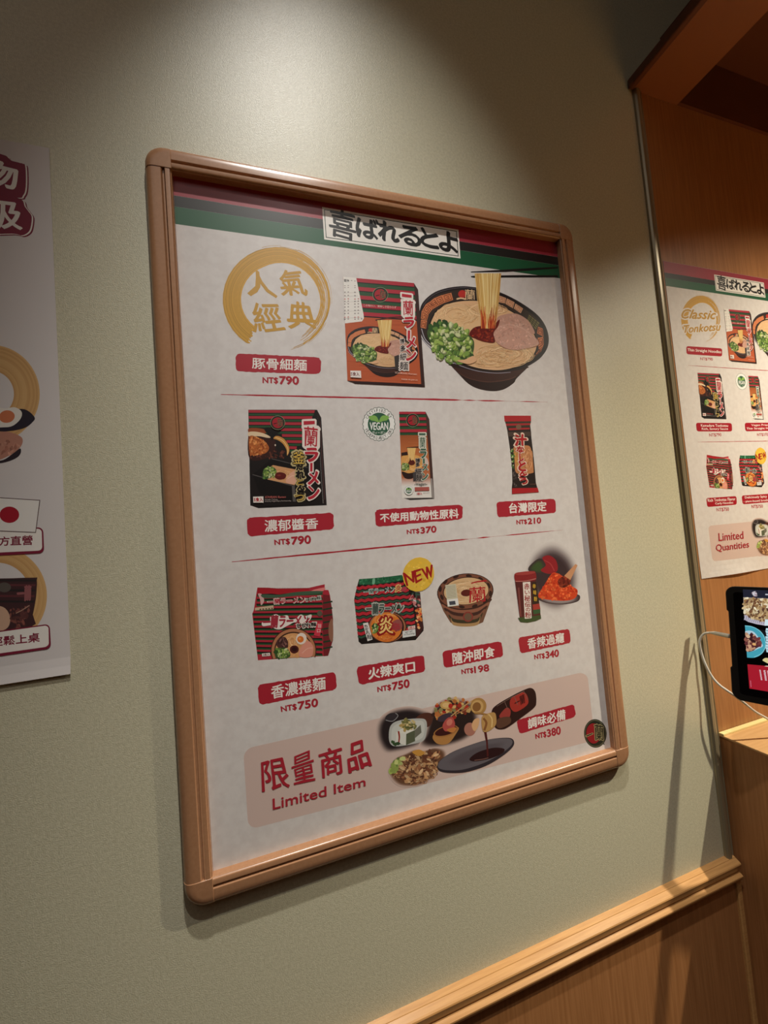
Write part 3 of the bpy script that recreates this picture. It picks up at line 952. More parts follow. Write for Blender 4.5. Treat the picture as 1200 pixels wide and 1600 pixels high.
def red_pack(A):
    A.crop(385, 900, 8.276)
    out = [(142, 150), (280, 152), (400, 162), (600, 160), (800, 156), (920, 128), (1015, 108), (1012, 180), (1062, 182), (1082, 250), (1104, 400), (1122, 560), (1122, 830), (1058, 1034), (600, 1062), (150, 1092), (110, 780), (75, 490), (96, 440), (125, 250)]
    A.poly(out, SR)
    for i in range(14):
        y = 235 + i * 62
        x0 = 120 - (i - 3) * 5 if i < 4 else 78 + (i - 4) * 7
        yb = 1085 - (1085 - y)
        sl = 26 - i * 4
        if y > 1040:
            break
        A.poly([(x0 + 4, y), (980, y - sl), (985, y - sl + 16), (x0 + 4, y + 16)], SK, False)
        A.poly([(x0 + 4, y + 14), (985, y - sl + 14), (990, y - sl + 36), (x0 + 6, y + 36)], SG, False)
    A.up()
    A.poly([(990, 240), (1078, 250), (1104, 400), (1122, 560), (1122, 830), (1058, 1034), (1000, 1040), (985, 640)], (122, 40, 46))
    for i in range(8):
        y = 330 + i * 84
        A.poly([(992, y + 12), (1112, y - 10), (1116, y + 10), (994, y + 34)], (40, 60, 44), False)
    A.up()
    A.smooth([(1070, 620), (1116, 560), (1124, 800), (1096, 850), (1066, 760)], (150, 104, 84))
    A.poly([(142, 150), (280, 152), (400, 162), (600, 160), (800, 156), (815, 190), (600, 216), (420, 240), (280, 224), (150, 230)], (172, 34, 44))
    for i in range(60):
        x = 160 + i * 11
        A.stroke([(x, 154), (x + 2, 168)], 3, (96, 22, 30), False, smooth=False)
    A.smooth([(810, 214), (870, 180), (1012, 150), (1000, 190), (900, 206), (830, 222)], (226, 136, 132))
    A.smooth([(150, 232), (200, 238), (230, 320), (190, 380), (176, 300)], (214, 172, 168))
    A.smooth([(200, 240), (420, 244), (600, 214), (820, 196), (980, 196), (960, 224), (700, 250), (400, 282), (230, 286)], (70, 96, 74))
    A.text('一蘭ラーメン', [(268, 300), (760, 262), (760, 350), (272, 372)], (226, 200, 194), 0.12, 0.05)
    A.text('一蘭ラーメン', [(278, 306), (752, 270), (752, 342), (282, 364)], (176, 60, 72), 0.04, 0.02)
    A.text('ちぢれ麺', [(760, 288), (964, 250), (968, 310), (764, 340)], (216, 214, 204), 0.1, 0.04)
    A.text('ちぢれ麺', [(768, 294), (958, 258), (962, 304), (770, 334)], (60, 70, 62), 0.03, 0.02)
    A.poly([(112, 412), (350, 380), (352, 430), (110, 446)], (206, 180, 150))
    for i in range(5):
        A.ell(180 + i * 38, 432 - i * 3, 12, 8, (80, 40, 36), 0, 8, False)
    A.up()
    # bowl
    top = [(610 + 296 * math.cos(math.radians(a)), 965 + 292 * math.sin(math.radians(a))) for a in range(162, 380, 7)]
    A.poly(top + [(880, 1046), (330, 1074)], (78, 42, 36))
    inn = [(610 + 284 * math.cos(math.radians(a)), 965 + 280 * math.sin(math.radians(a))) for a in range(160, 382, 7)]
    A.poly(inn + [(868, 1046), (342, 1072)], (186, 124, 88))
    inn = [(610 + 250 * math.cos(math.radians(a)), 968 + 246 * math.sin(math.radians(a))) for a in range(158, 384, 7)]
    A.poly(inn + [(842, 1048), (374, 1070)], (70, 46, 36))
    inn = [(612 + 236 * math.cos(math.radians(a)), 972 + 232 * math.sin(math.radians(a))) for a in range(156, 384, 7)]
    A.poly(inn + [(838, 1048), (386, 1068)], (222, 162, 108))
    strand_patch(A, 600, 860, 110, 110, 60, [(236, 184, 128), (206, 146, 92), (242, 200, 152)], 8, 61)
    strand_patch(A, 620, 1020, 120, 40, 24, [(236, 184, 128), (206, 146, 92)], 8, 62)
    A.smooth([(470, 790), (510, 800), (540, 860), (530, 930), (440, 940), (390, 900), (400, 830)], (84, 52, 50))
    bits(A, [(410, 830), (500, 800), (535, 920), (440, 935)], 40, 8, [(112, 76, 72), (60, 36, 36), (138, 96, 88)], 63, 2.6)
    scallions(A, [(376, 950), (440, 930), (540, 950), (560, 1050), (390, 1064)], 26, 17, 64)
    A.smooth([(720, 900), (800, 840), (860, 900), (866, 960), (838, 1046), (700, 1050), (680, 990)], (226, 152, 132))
    A.stroke([(720, 1000), (790, 940), (856, 930)], 7, (240, 190, 172))
    A.ell(710, 812, 68, 76, (238, 224, 212), 20)
    A.ell(700, 820, 42, 42, (222, 120, 50))
    A.ell(690, 812, 16, 14, (240, 160, 90))
    A.ell(620, 950, 58, 52, (84, 36, 34))
    A.ell(622, 948, 34, 30, (54, 24, 24))
    A.smooth([(205, 600), (300, 590), (310, 530), (380, 495), (440, 520), (530, 510), (560, 560), (640, 550), (700, 500), (760, 520), (840, 500), (830, 560), (760, 640), (800, 650), (640, 600), (540, 640), (440, 690), (360, 680), (320, 640), (215, 650)], (238, 226, 220))
    A.text('一蘭ラーメン', [(214, 512), (834, 500), (780, 640), (218, 684)], (166, 52, 66), 0.05, 0.03)
    A.text('ちぢれ麺', [(640, 612), (910, 590), (914, 660), (646, 690)], (230, 222, 212), 0.1, 0.05)
    A.text('ちぢれ麺', [(648, 620), (900, 598), (904, 650), (652, 680)], (44, 40, 40), 0.05, 0.03)
    A.poly([(914, 606), (988, 600), (950, 786), (872, 770)], (206, 62, 78))
    A.column([('旨', 925, 620, 970, 670), ('口', 915, 690, 956, 730)], (236, 190, 190), 0.04)
    A.ell(948, 486, 34, 36, (96, 90, 76))
    A.poly([(200, 1004), (304, 994), (308, 1034), (204, 1042)], (232, 222, 214))
    A.text('5食入', [(216, 1006), (294, 998), (296, 1030), (220, 1036)], (120, 54, 58), 0.05)


def fire_pack(A):
    A.crop(545, 865, 8.276)
    out = [(136, 330), (320, 318), (500, 300), (690, 276), (760, 440), (860, 500), (925, 500), (940, 700), (972, 960), (968, 1000), (900, 1080), (866, 1120), (500, 1146), (166, 1174), (128, 1140), (104, 860), (70, 600), (82, 540), (110, 420)]
    A.poly(out, SK)
    for i in range(10):
        y = 430 + i * 84
        x0 = (100, 84, 72, 80, 88, 96, 104, 112, 122, 130)[i]
        x1 = (720, 780, 800, 820, 840, 850, 860, 860, 860, 840)[i]
        if y < 1100:
            zig(A, ((x0, y), (x1, y - 60)), ((x0 + 4, y + 40), (x1, y - 22)), (190, 46, 58), 16, 8)
            if y < 1060:
                zig(A, ((x0 + 4, y + 52), (x1, y - 10)), ((x0 + 8, y + 78), (x1, y + 14)), (52, 84, 66), 16, 8)
    A.up()
    A.poly([(136, 330), (320, 318), (500, 300), (690, 276), (720, 340), (500, 380), (300, 402), (140, 402)], (40, 104, 70))
    bits(A, [(146, 340), (680, 290), (700, 340), (300, 395), (150, 395)], 40, 9, [(54, 128, 86), (32, 84, 58), (80, 150, 110)], 71, 2.5)
    A.smooth([(310, 330), (340, 322), (336, 390), (306, 396)], (120, 180, 146))
    A.text('一蘭ラーメン', [(190, 470), (590, 420), (592, 500), (196, 530)], (190, 206, 200), 0.1, 0.05)
    A.text('一蘭ラーメン', [(198, 476), (582, 428), (584, 494), (202, 522)], (90, 106, 100), 0.02, 0.02)
    A.text('炎', [(604, 404), (684, 398), (690, 490), (600, 500)], (236, 206, 130), 0.1, 0.05)
    A.text('炎', [(612, 410), (676, 406), (682, 482), (608, 492)], (168, 34, 40), 0.03, 0.02)
    A.smooth([(690, 440), (750, 430), (740, 480), (680, 490)], (176, 70, 80))
    # side gusset
    A.poly([(858, 520), (925, 504), (940, 700), (970, 960), (900, 1076), (872, 1080), (866, 760)], (70, 40, 40))
    bits(A, [(866, 690), (936, 690), (950, 900), (900, 1000), (876, 960)], 22, 18, [(226, 138, 70), (200, 70, 50), (236, 176, 120)], 72, 1.4)
    bits(A, [(800, 520), (920, 510), (930, 690), (860, 690), (800, 620)], 30, 14, [(186, 196, 196), (168, 50, 62), (60, 90, 78), (206, 130, 130)], 73, 2)
    # bowl
    A.ell(500, 950, 252, 206, (74, 40, 34))
    A.ell(500, 950, 238, 194, (168, 112, 80))
    A.ell(500, 952, 216, 190, (58, 34, 30))
    A.ell(486, 952, 204, 192, (226, 128, 52))
    strand_patch(A, 480, 860, 170, 80, 50, [(236, 160, 84), (206, 110, 50), (240, 180, 110)], 8, 74)
    strand_patch(A, 490, 1080, 150, 50, 40, [(232, 130, 58), (210, 104, 48), (240, 160, 90)], 8, 75)
    scallions(A, [(296, 960), (330, 900), (390, 930), (380, 1010), (330, 1024)], 14, 15, 76)
    A.smooth([(560, 900), (640, 850), (690, 900), (680, 980), (600, 1000)], (156, 84, 80))
    A.text('一蘭ラーメン', [(220, 640), (720, 630), (700, 770), (224, 800)], (176, 178, 170), 0.12, 0.06)
    A.text('一蘭ラーメン', [(228, 650), (710, 640), (692, 762), (230, 790)], (72, 84, 78), 0.03, 0.03)
    A.text('炎', [(384, 806), (584, 812), (590, 1046), (380, 1050)], (150, 30, 30), 0.1, 0.06)
    A.text('炎', [(400, 822), (568, 828), (574, 1030), (396, 1034)], (240, 206, 128), 0.02, 0.02)
    A.text('辛', [(556, 900), (660, 896), (664, 1000), (560, 1008)], (168, 60, 66), 0.08, 0.04)
    A.poly([(184, 904), (250, 890), (308, 1112), (244, 1134)], (232, 228, 224))
    A.column([('ち', 200, 922, 246, 958), ('ぢ', 212, 962, 256, 1002), ('れ', 224, 1004, 272, 1046), ('麺', 234, 1050, 296, 1108)], (40, 36, 36), 0.05, 0.02)
    A.poly([(766, 944), (860, 928), (862, 970), (770, 984)], (230, 206, 200))
    A.text('5食入', [(776, 948), (850, 934), (852, 966), (780, 978)], (190, 50, 60), 0.04)
    A.poly([(696, 1004), (862, 976), (866, 1062), (698, 1090)], (222, 224, 224))
    A.text('NET WT', [(730, 1010), (826, 994), (828, 1018), (732, 1034)], (90, 90, 92), 0.03)
    A.text('19.75oz(560g)', [(716, 1042), (852, 1020), (854, 1046), (718, 1066)], (110, 110, 112), 0.03)


def new_badge(A):
    A.crop(545, 865, 8.276)
    A.ell(902, 270, 200, 224, (232, 190, 70), 20, 60, True, 0.012)
    bits(A, [(760, 160), (900, 70), (1060, 200), (1060, 380), (900, 470), (760, 400)], 60, 14, [(238, 200, 86), (226, 182, 62), (236, 196, 78)], 81, 1.6)
    for ch, q in (('N', [(708, 256), (836, 226), (846, 366), (752, 416)]), ('E', [(838, 222), (930, 196), (946, 340), (866, 384)]), ('W', [(944, 200), (1078, 146), (1090, 296), (996, 340)])):
        A.text(ch, q, (164, 30, 34), 0.05, 0.06, wob=0.012)


def cup_noodle(A):
    A.crop(640, 830, 3.75)
    A.poly([(172, 400), (200, 470), (240, 535), (262, 548), (330, 556), (400, 548), (432, 534), (462, 450), (486, 380)], (120, 84, 66))
    for i, c in enumerate([(78, 48, 42), (150, 96, 76), (70, 44, 40), (134, 88, 70), (62, 58, 42), (176, 140, 96)]):
        y = 430 + i * 20
        w = 146 - i * 12
        A.poly(catmull([(330 - w, y - 22), (260, y + 4), (330, y + 12), (400, y + 2), (330 + w, y - 34), (328 + w, y - 16), (400, y + 20), (330, y + 30), (260, y + 22), (332 - w, y - 4)], True, 3), c, False)
        A.up(0.5)
    A.ell(344, 502, 30, 30, (140, 60, 54))
    A.ell(344, 502, 22, 22, (112, 88, 70))
    A.ell(328, 355, 166, 107, (64, 40, 36), -6, 40)
    A.ell(328, 353, 160, 101, (128, 80, 62), -6, 40)
    for i in range(12):
        a = math.radians(i * 30 + 8)
        A.ell(328 + 148 * math.cos(a), 353 + 92 * math.sin(a), 18, 9, (54, 34, 32), math.degrees(a) + 90, 10, False)
    A.up()
    A.ell(332, 350, 136, 82, (70, 46, 38), -6, 40)
    A.ell(333, 351, 131, 78, (216, 178, 134), -6, 40)
    strand_patch(A, 333, 352, 124, 72, 90, [(226, 190, 148), (202, 162, 116), (234, 204, 164)], 3.5, 91)
    A.ell(334, 362, 32, 20, (96, 36, 32), -6)
    A.poly([(210, 316), (272, 308), (290, 436), (224, 444)], (206, 200, 176))
    for y in range(326, 396, 9):
        A.stroke([(216 + (y - 326) * 0.1, y), (268 + (y - 326) * 0.12, y - 6)], 2.2, (140, 136, 120), False, smooth=False)
    A.poly([(220, 402), (284, 394), (290, 434), (226, 440)], (232, 232, 230))
    A.poly([(232, 412), (268, 408), (272, 430), (236, 434)], (70, 74, 86))
    A.stroke([(362, 306), (400, 296), (452, 290)], 8, (178, 34, 44), taper=(0.8, 1.2))
    A.text('蘭', [(352, 330), (444, 322), (452, 412), (346, 420)], (178, 34, 44), 0.05, 0.04)


def seasoning_tin(A):
    A.crop(640, 830, 3.75)
    A.poly([(618, 290), (740, 276), (772, 512), (740, 526), (692, 536), (650, 532)], (86, 36, 38))
    A.poly([(636, 508), (770, 492), (772, 512), (740, 526), (692, 536), (650, 532)], (64, 84, 48))
    A.poly([(716, 300), (744, 296), (768, 470), (724, 480)], (52, 40, 34))
    A.poly([(722, 430), (762, 424), (768, 458), (726, 464)], (170, 60, 54))
    A.poly([(724, 462), (766, 456), (768, 480), (728, 488)], (56, 92, 56))
    A.stroke([(640, 330), (652, 500)], 10, (126, 66, 64))
    A.smooth([(617, 250), (660, 238), (720, 234), (738, 240), (742, 282), (700, 294), (640, 298), (620, 292)], (140, 40, 44))
    A.ell(678, 246, 60, 10, (164, 64, 62), -5)
    A.stroke([(622, 294), (680, 292), (742, 278)], 4, (190, 130, 120))
    A.poly([(664, 300), (708, 296), (716, 510), (676, 514)], (236, 226, 216))
    A.column([('赤', 672, 306, 704, 342), ('い', 676, 348, 704, 370), ('秘', 674, 376, 708, 412), ('伝', 676, 416, 710, 444), ('の', 682, 448, 708, 470), ('粉', 678, 474, 712, 508)], (150, 34, 40), 0.03, 0.02)
    A.column([('辛', 722, 310, 740, 336), ('味', 726, 346, 744, 372), ('粉', 730, 384, 748, 410)], (214, 170, 60), 0.04)


def chili_picture(A):
    A.crop(640, 830, 3.75)
    A.soft([(675, 240), (715, 130), (800, 66), (880, 70), (960, 140), (1000, 250), (985, 380), (920, 460), (850, 480), (760, 440), (690, 350)], (62, 48, 52), PAPER, 0.55)
    A.soft([(700, 210), (760, 160), (800, 190), (780, 250), (710, 240)], (62, 84, 48), (62, 48, 52), 0.4)
    A.smooth([(780, 156), (820, 142), (860, 172), (868, 230), (820, 250), (770, 230), (800, 200)], (150, 36, 44))
    A.stroke([(790, 170), (826, 190), (850, 232)], 10, (176, 66, 68), taper=(0.4, 0.6))
    A.soft([(750, 392), (840, 384), (985, 370), (990, 410), (900, 430), (800, 420)], (150, 140, 140), (62, 48, 52), 0.6)
    cone = [(754, 380), (790, 318), (832, 252), (862, 244), (906, 270), (950, 320), (986, 346), (972, 392), (910, 408), (800, 400)]
    A.smooth(cone, (212, 70, 36))
    bits(A, cone, 170, 6, [(228, 92, 48), (190, 50, 28), (236, 116, 64), (204, 64, 36)], 95, 1.3)
    A.smooth([(870, 290), (910, 262), (946, 280), (930, 320), (890, 330)], (122, 40, 30))
    bits(A, [(870, 290), (910, 262), (946, 280), (930, 320), (890, 330)], 26, 6, [(150, 60, 40), (92, 26, 22)], 96)
    A.poly([(908, 262), (974, 192), (986, 200), (944, 286)], (206, 150, 110))


def seasoning_picture(A, peach):
    A.crop(590, 1080, 4.615)
    A.soft([(-10, 340), (0, 220), (90, 140), (220, 110), (330, 130), (420, 180), (380, 330), (300, 400), (120, 450), (40, 440)], (42, 34, 36), peach, 0.72)
    A.soft([(330, 330), (380, 160), (440, 80), (540, 45), (640, 60), (720, 110), (740, 240), (680, 330), (560, 390), (400, 420), (300, 400)], (48, 36, 34), peach, 0.74)
    A.ell(100, 190, 46, 30, (56, 50, 54), -20)
    A.stroke([(60, 210), (110, 218), (148, 180), (130, 160)], 5, (150, 148, 150))
    A.smooth([(270, 210), (330, 160), (400, 170), (380, 250), (320, 260)], (88, 52, 42))
    # tofu plate
    A.smooth([(82, 330), (96, 250), (160, 212), (300, 198), (352, 216), (354, 300), (330, 360), (240, 386), (140, 400), (96, 384)], (188, 190, 186))
    A.smooth([(100, 330), (112, 262), (170, 228), (296, 214), (336, 230), (338, 296), (316, 344), (230, 368), (140, 380), (108, 368)], (206, 208, 202))
    A.poly([(136, 300), (208, 310), (206, 392), (134, 372)], (222, 222, 214))
    A.poly([(208, 310), (270, 282), (272, 362), (206, 392)], (92, 98, 76))
    A.poly([(270, 282), (312, 244), (318, 300), (272, 340)], (112, 112, 100))
    A.poly([(136, 300), (190, 262), (270, 282), (208, 310)], (230, 228, 218))
    bits(A, [(160, 250), (200, 205), (260, 215), (274, 262), (220, 282), (170, 280)], 46, 9, [(176, 150, 92), (120, 118, 70), (206, 188, 136), (90, 92, 56)], 101, 2.2)
    A.stroke([(152, 290), (158, 330), (154, 372)], 13, (150, 52, 40), taper=(1, 0.7))
    bits(A, [(104, 360), (170, 380), (180, 394), (110, 390)], 10, 9, [(58, 84, 52), (40, 60, 40)], 102)
    # dish behind
    bits(A, [(390, 160), (440, 80), (540, 50), (650, 66), (690, 120), (600, 190), (440, 210)], 90, 13, [(196, 120, 66), (120, 56, 40), (206, 170, 110), (168, 52, 40), (70, 46, 40), (148, 140, 90)], 103, 1.5)
    A.ell(496, 102, 44, 30, (206, 166, 100))
    A.ell(496, 102, 28, 18, (226, 190, 130))
    A.ell(528, 108, 16, 18, (186, 50, 42))
    A.ell(490, 190, 60, 26, (70, 56, 66), -20)
    # soup bowl and spoon
    A.smooth([(402, 320), (420, 372), (470, 388), (520, 372), (566, 310), (584, 262), (500, 262)], (184, 132, 76))
    A.ell(494, 290, 92, 38, (168, 116, 66), -16)
    A.ell(494, 288, 82, 30, (66, 30, 28), -16)
    A.smooth([(470, 250), (500, 200), (540, 190), (560, 240), (540, 280), (490, 290)], (186, 84, 78))
    A.ell(520, 226, 20, 26, (214, 126, 110), 30)
    A.smooth([(500, 280), (550, 262), (572, 272), (540, 300)], (200, 130, 70))
    A.stroke([(530, 182), (620, 112), (700, 60)], 7, (206, 164, 110))
    A.stroke([(560, 170), (640, 130), (670, 110)], 6, (176, 130, 86))
    A.ell(668, 276, 42, 48, (176, 120, 104))
    A.smooth([(680, 250), (700, 205), (735, 200), (726, 260), (700, 290)], (224, 176, 130))
    # noodle salad
    sal = [(80, 610), (84, 540), (130, 480), (200, 450), (270, 420), (330, 430), (420, 404), (490, 424), (500, 480), (456, 560), (400, 630), (320, 680), (230, 696), (140, 680)]
    A.soft(sal, (112, 78, 58), peach, 0.84)
    strand_patch(A, 270, 570, 170, 110, 150, [(168, 120, 84), (206, 164, 120), (120, 76, 54), (188, 146, 108), (92, 56, 42)], 6, 104, 0.9, (0.3, 1.0))
    bits(A, [(110, 600), (200, 470), (330, 440), (440, 430), (470, 500), (380, 620), (230, 680)], 120, 9, [(196, 150, 106), (128, 80, 56), (216, 180, 138), (96, 58, 44), (160, 108, 76)], 105, 2.6)
    bits(A, [(90, 580), (120, 490), (190, 455), (180, 520), (130, 580)], 24, 14, [(158, 176, 92), (196, 204, 130), (112, 132, 70)], 106, 1.6)
    A.smooth([(250, 440), (300, 422), (340, 446), (300, 470)], (206, 150, 70))
    # plate with poured sauce
    A.smooth([(432, 546), (452, 500), (540, 440), (660, 392), (800, 350), (930, 336), (980, 352), (978, 400), (900, 470), (780, 540), (640, 584), (520, 590), (450, 576)], (54, 48, 54))
    A.smooth([(436, 536), (460, 496), (545, 440), (660, 394), (800, 352), (925, 340), (972, 356), (960, 398), (870, 466), (760, 522), (620, 566), (510, 572), (450, 560)], (104, 98, 104))
    A.soft([(480, 520), (580, 450), (740, 390), (900, 356), (940, 372), (880, 440), (740, 510), (560, 550)], (92, 84, 90), (104, 98, 104), 0.6)
    A.smooth([(664, 490), (720, 444), (820, 412), (890, 410), (918, 424), (890, 456), (800, 492), (700, 508)], (48, 26, 28))
    A.stroke([(700, 500), (760, 492), (800, 482)], 6, (120, 84, 76))
    A.poly([(768, 286), (786, 286), (796, 360), (802, 470), (790, 474), (784, 370)], (84, 34, 32))
    # bottle
    A.smooth([(826, 140), (860, 100), (960, 40), (1060, -10), (1110, -22), (1140, 10), (1146, 80), (1130, 120), (1040, 190), (940, 262), (890, 276), (850, 262), (830, 200)], (52, 30, 28))
    A.smooth([(960, 60), (1010, 24), (1060, 10), (1086, 50), (1080, 100), (1000, 150), (960, 120)], (170, 56, 48))
    A.text('一蘭', [(984, 58), (1058, 20), (1066, 84), (996, 122)], (84, 30, 28), 0.03, 0.02)
    A.smooth([(880, 176), (930, 120), (960, 140), (950, 190), (900, 200)], (160, 64, 58))
    A.smooth([(870, 200), (950, 186), (960, 230), (890, 268), (858, 250)], (96, 66, 52))
    A.stroke([(860, 110), (960, 50), (1060, 0)], 6, (140, 110, 100), taper=(0.4, 0.6))
    for t in (0.15, 0.45, 0.75):
        A.stroke([(880 + 240 * t, 90 - 110 * t), (905 + 240 * t, 150 - 110 * t)], 4, (122, 96, 88))
    A.smooth([(752, 190), (800, 160), (846, 156), (858, 200), (850, 250), (800, 290), (760, 286)], (190, 148, 90))
    A.stroke([(800, 166), (826, 200), (824, 262)], 9, (226, 192, 130))
    A.stroke([(764, 196), (786, 230), (770, 284)], 16, (140, 92, 54))
    A.ell(728, 108, 58, 60, (178, 136, 78), 20)
    A.ell(720, 112, 44, 48, (206, 166, 106), 20)
    A.ell(716, 114, 30, 34, (142, 98, 56), 20)
    A.stroke([(700, 160), (740, 160), (790, 170)], 12, (164, 122, 70))


def brush_ring(A, cx, cy, rx, ry):
    """gold brush-painted circle: thick at upper left, dry and split at lower right"""
    R = random.Random(17)
    K = 40
    for k in range(K):
        s = k / (K - 1)
        a0 = 128 - 6 * s + R.uniform(-3, 3)
        if 0.12 < s < 0.8 and R.random() < 0.55:
            L = R.uniform(165, 225)                              # strands that run dry on the right
        else:
            L = 270 + 25 * s + R.uniform(-14, 16)
        P = []
        n = 30
        for j in range(n + 1):
            a = math.radians(a0 + L * j / n)
            t = (a0 + L * j / n - 128) / 290
            thick = 0.34 - 0.02 * t if t < 0.42 else 0.33 - 0.16 * min(1, (t - 0.42) / 0.4)
            w = 1.02 - thick * (1 - s)
            P.append((cx + rx * w * math.cos(a), cy + ry * w * math.sin(a)))
        c = shade(GOLD, R.uniform(0.9, 1.08))
        A.stroke(P, rx * 0.017 * R.uniform(0.7, 1.2), c, False, (1.3, 0.5), smooth=False)
        A.up(0.25)
    for k in range(16):
        a0 = R.uniform(-150, 40)
        q = R.uniform(1.0, 1.06)
        P = [(cx + rx * q * math.cos(math.radians(a0 + j * 5)), cy + ry * q * math.sin(math.radians(a0 + j * 5))) for j in range(R.randint(4, 9))]
        A.stroke(P, rx * 0.012, shade(GOLD, 1.02), False, (0.6, 0.3), smooth=False)
    A.up()


# ------------------------------------------------------------------ poster assembly
def plates_main():
    """name, price, crop, plate quad, text quad, price quad"""
    return [
        ('豚骨細麵', 'NT$790', (220, 220, 3), [(445, 995), (845, 1015), (843, 1092), (445, 1080)], [(522, 1015), (778, 1025), (778, 1078), (522, 1066)], [(572, 1104), (740, 1106), (740, 1141), (572, 1138)]),
        ('濃郁醬香', 'NT$790', (330, 600, 4), [(222, 837), (765, 803), (768, 908), (228, 953)], [(333, 850), (668, 838), (668, 903), (335, 925)], [(395, 970), (622, 948), (622, 996), (398, 1010)]),
        ('不使用動物性原料', 'NT$370', (560, 610, 3.529), [(92, 658), (575, 628), (577, 710), (97, 752)], [(120, 680), (552, 652), (554, 704), (122, 727)], [(268, 766), (430, 748), (430, 782), (270, 795)]),
        ('台灣限定', 'NT$210', (560, 610, 3.529), [(762, 615), (1088, 597), (1092, 675), (768, 700)], [(832, 622), (1038, 612), (1038, 665), (835, 678)], [(873, 712), (1008, 702), (1008, 732), (875, 742)]),
        ('香濃捲麵', 'NT$750', (360, 860, 3.75), [(158, 790), (618, 713), (625, 815), (170, 908)], [(237, 795), (555, 740), (558, 815), (243, 872)], [(295, 912), (512, 870), (512, 915), (300, 952)]),
        ('火辣爽口', 'NT$750', (360, 860, 3.75), [(738, 685), (1135, 613), (1145, 710), (755, 790)], [(808, 690), (1080, 648), (1083, 710), (812, 758)], [(862, 798), (1048, 757), (1050, 802), (865, 835)]),
        ('隨沖即食', 'NT$198', (640, 830, 3.75), [(192, 705), (540, 645), (552, 735), (203, 803)], [(252, 714), (498, 675), (500, 735), (257, 782)], [(305, 808), (465, 782), (467, 820), (308, 842)]),
        ('香辣過癮', 'NT$340', (640, 830, 3.75), [(637, 625), (938, 572), (947, 655), (650, 718)], [(692, 630), (905, 592), (908, 652), (695, 692)], [(732, 722), (875, 695), (875, 735), (735, 755)]),
        ('調味必備', 'NT$380', (580, 1050, 2.927), [(665, 222), (930, 147), (938, 205), (680, 285)], [(718, 215), (888, 170), (890, 217), (720, 262)], [(752, 282), (866, 250), (868, 285), (755, 310)]),
    ]


PEACH = (214, 190, 181)


def pictures(sheet, ink, scale, off, small):
    """the pictures both product posters share; positions measured on the framed one"""
    kb = [4]

    def new(name, fn, *args, label=None):
        A = Art(kb[0])
        A.map = map_main
        fn(A, *args)
        kb[0] = max(kb[0], 4) + 0
        o = A.build(name, ink, sheet, scale, off, label)
        return A.k

    def band(A):
        def row(y0l, y1l, y0r, y1r, c):
            A.poly([(262, y0l - 1), (884, y0r + 2), (884, y1r + 2), (262, y1l - 1)], c)
        A.local = None
        row(240, 306, 340, 402, (156, 44, 60))
        row(305, 324, 401, 414, (30, 28, 26))
        row(323, 351, 413, 434, (26, 86, 54))
        # tidy ends at the sheet margins
    top = Art(2)
    for v0, v1, c in ((0, 31.8, (158, 46, 62)), (31.6, 46.2, (30, 28, 26)), (46.0, 68.8, (26, 88, 56))):
        top.poly([(0.4, v0 + 0.3), (593.6, v0 + 0.3), (593.6, v1), (0.4, v1)], c)
    top.build('header_band', ink, sheet, scale, off, 'red, black and green striped band across the top')

    def title(A):
        A.crop(500, 290, 3)
        q = [(10, 98), (650, 205), (660, 340), (20, 250)]
        for e, c in ((0, WHITE), (0.06, (40, 60, 46)), (0.085, WHITE)):
            A.poly([quad_at(q, e / 4.6, e), quad_at(q, 1 - e / 4.6, e), quad_at(q, 1 - e / 4.6, 1 - e), quad_at(q, e / 4.6, 1 - e)], c)
        for s, x in zip('喜ばれるとよ', ((44, 112, 168, 250), (172, 148, 276, 250), (276, 168, 370, 262), (372, 186, 472, 282), (472, 202, 556, 290), (560, 214, 646, 312))):
            a, b, c, e = x
            sl = (c - a) * 0.08
            A.text(s, [(a, b - sl), (c, b + sl + 8), (c, e + sl), (a, e - sl - 8)], (26, 24, 22), 0.04, 0.06, wob=0.015)
    kb[0] = 12
    new('title_panel', title, label='white panel with black brush lettering in the striped band')

    def bowl(A):
        A.crop(655, 420, 5.581)
        chopsticks(A)
        ramen_bowl(A, 0.4 if small else 1.0)
    kb[0] = 8
    new('ramen_bowl_picture', bowl, label='printed ramen bowl with noodles lifted by black chopsticks')
    kb[0] = 90 if not small else 80
    kb[0] = 330
    new('noodle_box_picture', noodle_box, 0.25 if small else 0.45, label='printed red striped noodle box with a ramen bowl on it')
    kb[0] = 8
    new('sauce_noodle_box_picture', sauce_box, label='printed black noodle box with pork pot and square bowl')

    def badge(A):
        A.crop(560, 610, 3.529)
        vegan_badge(A, 114, 185, 90, 93, not small)
    new('vegan_badge', badge, label='round green and white vegan badge')
    new('vegan_noodle_box_picture', vegan_box, label='printed slim noodle box with white foot')
    new('noodle_pouch_picture', noodle_pouch, label='printed slim dark pouch with red ends')
    new('red_noodle_pack_picture', red_pack, label='printed red striped noodle pack with egg bowl')
    new('spicy_noodle_pack_picture', fire_pack, label='printed zigzag striped noodle pack with green top')
    kb[0] = 420
    new('new_badge', new_badge, label='yellow brush disc reading NEW')
    kb[0] = 8
    new('cup_noodle_picture', cup_noodle, label='printed cup noodle seen from above')
    new('chili_picture', chili_picture, label='printed heap of orange chili powder')
    kb[0] = 330
    new('seasoning_tin_picture', seasoning_tin, label='printed red seasoning tin with white strip')
    kb[0] = 4

    def panel(A):
        A.rrect([(380, 1171), (918, 1049), (930, 1157), (388, 1297)], PEACH, 0.12, 4.4)
    new('peach_panel', panel, label='pale peach rounded panel at the foot')
    kb[0] = 12
    new('seasoning_picture', seasoning_picture, PEACH, label='printed dishes and a sauce bottle pouring onto a grey plate')


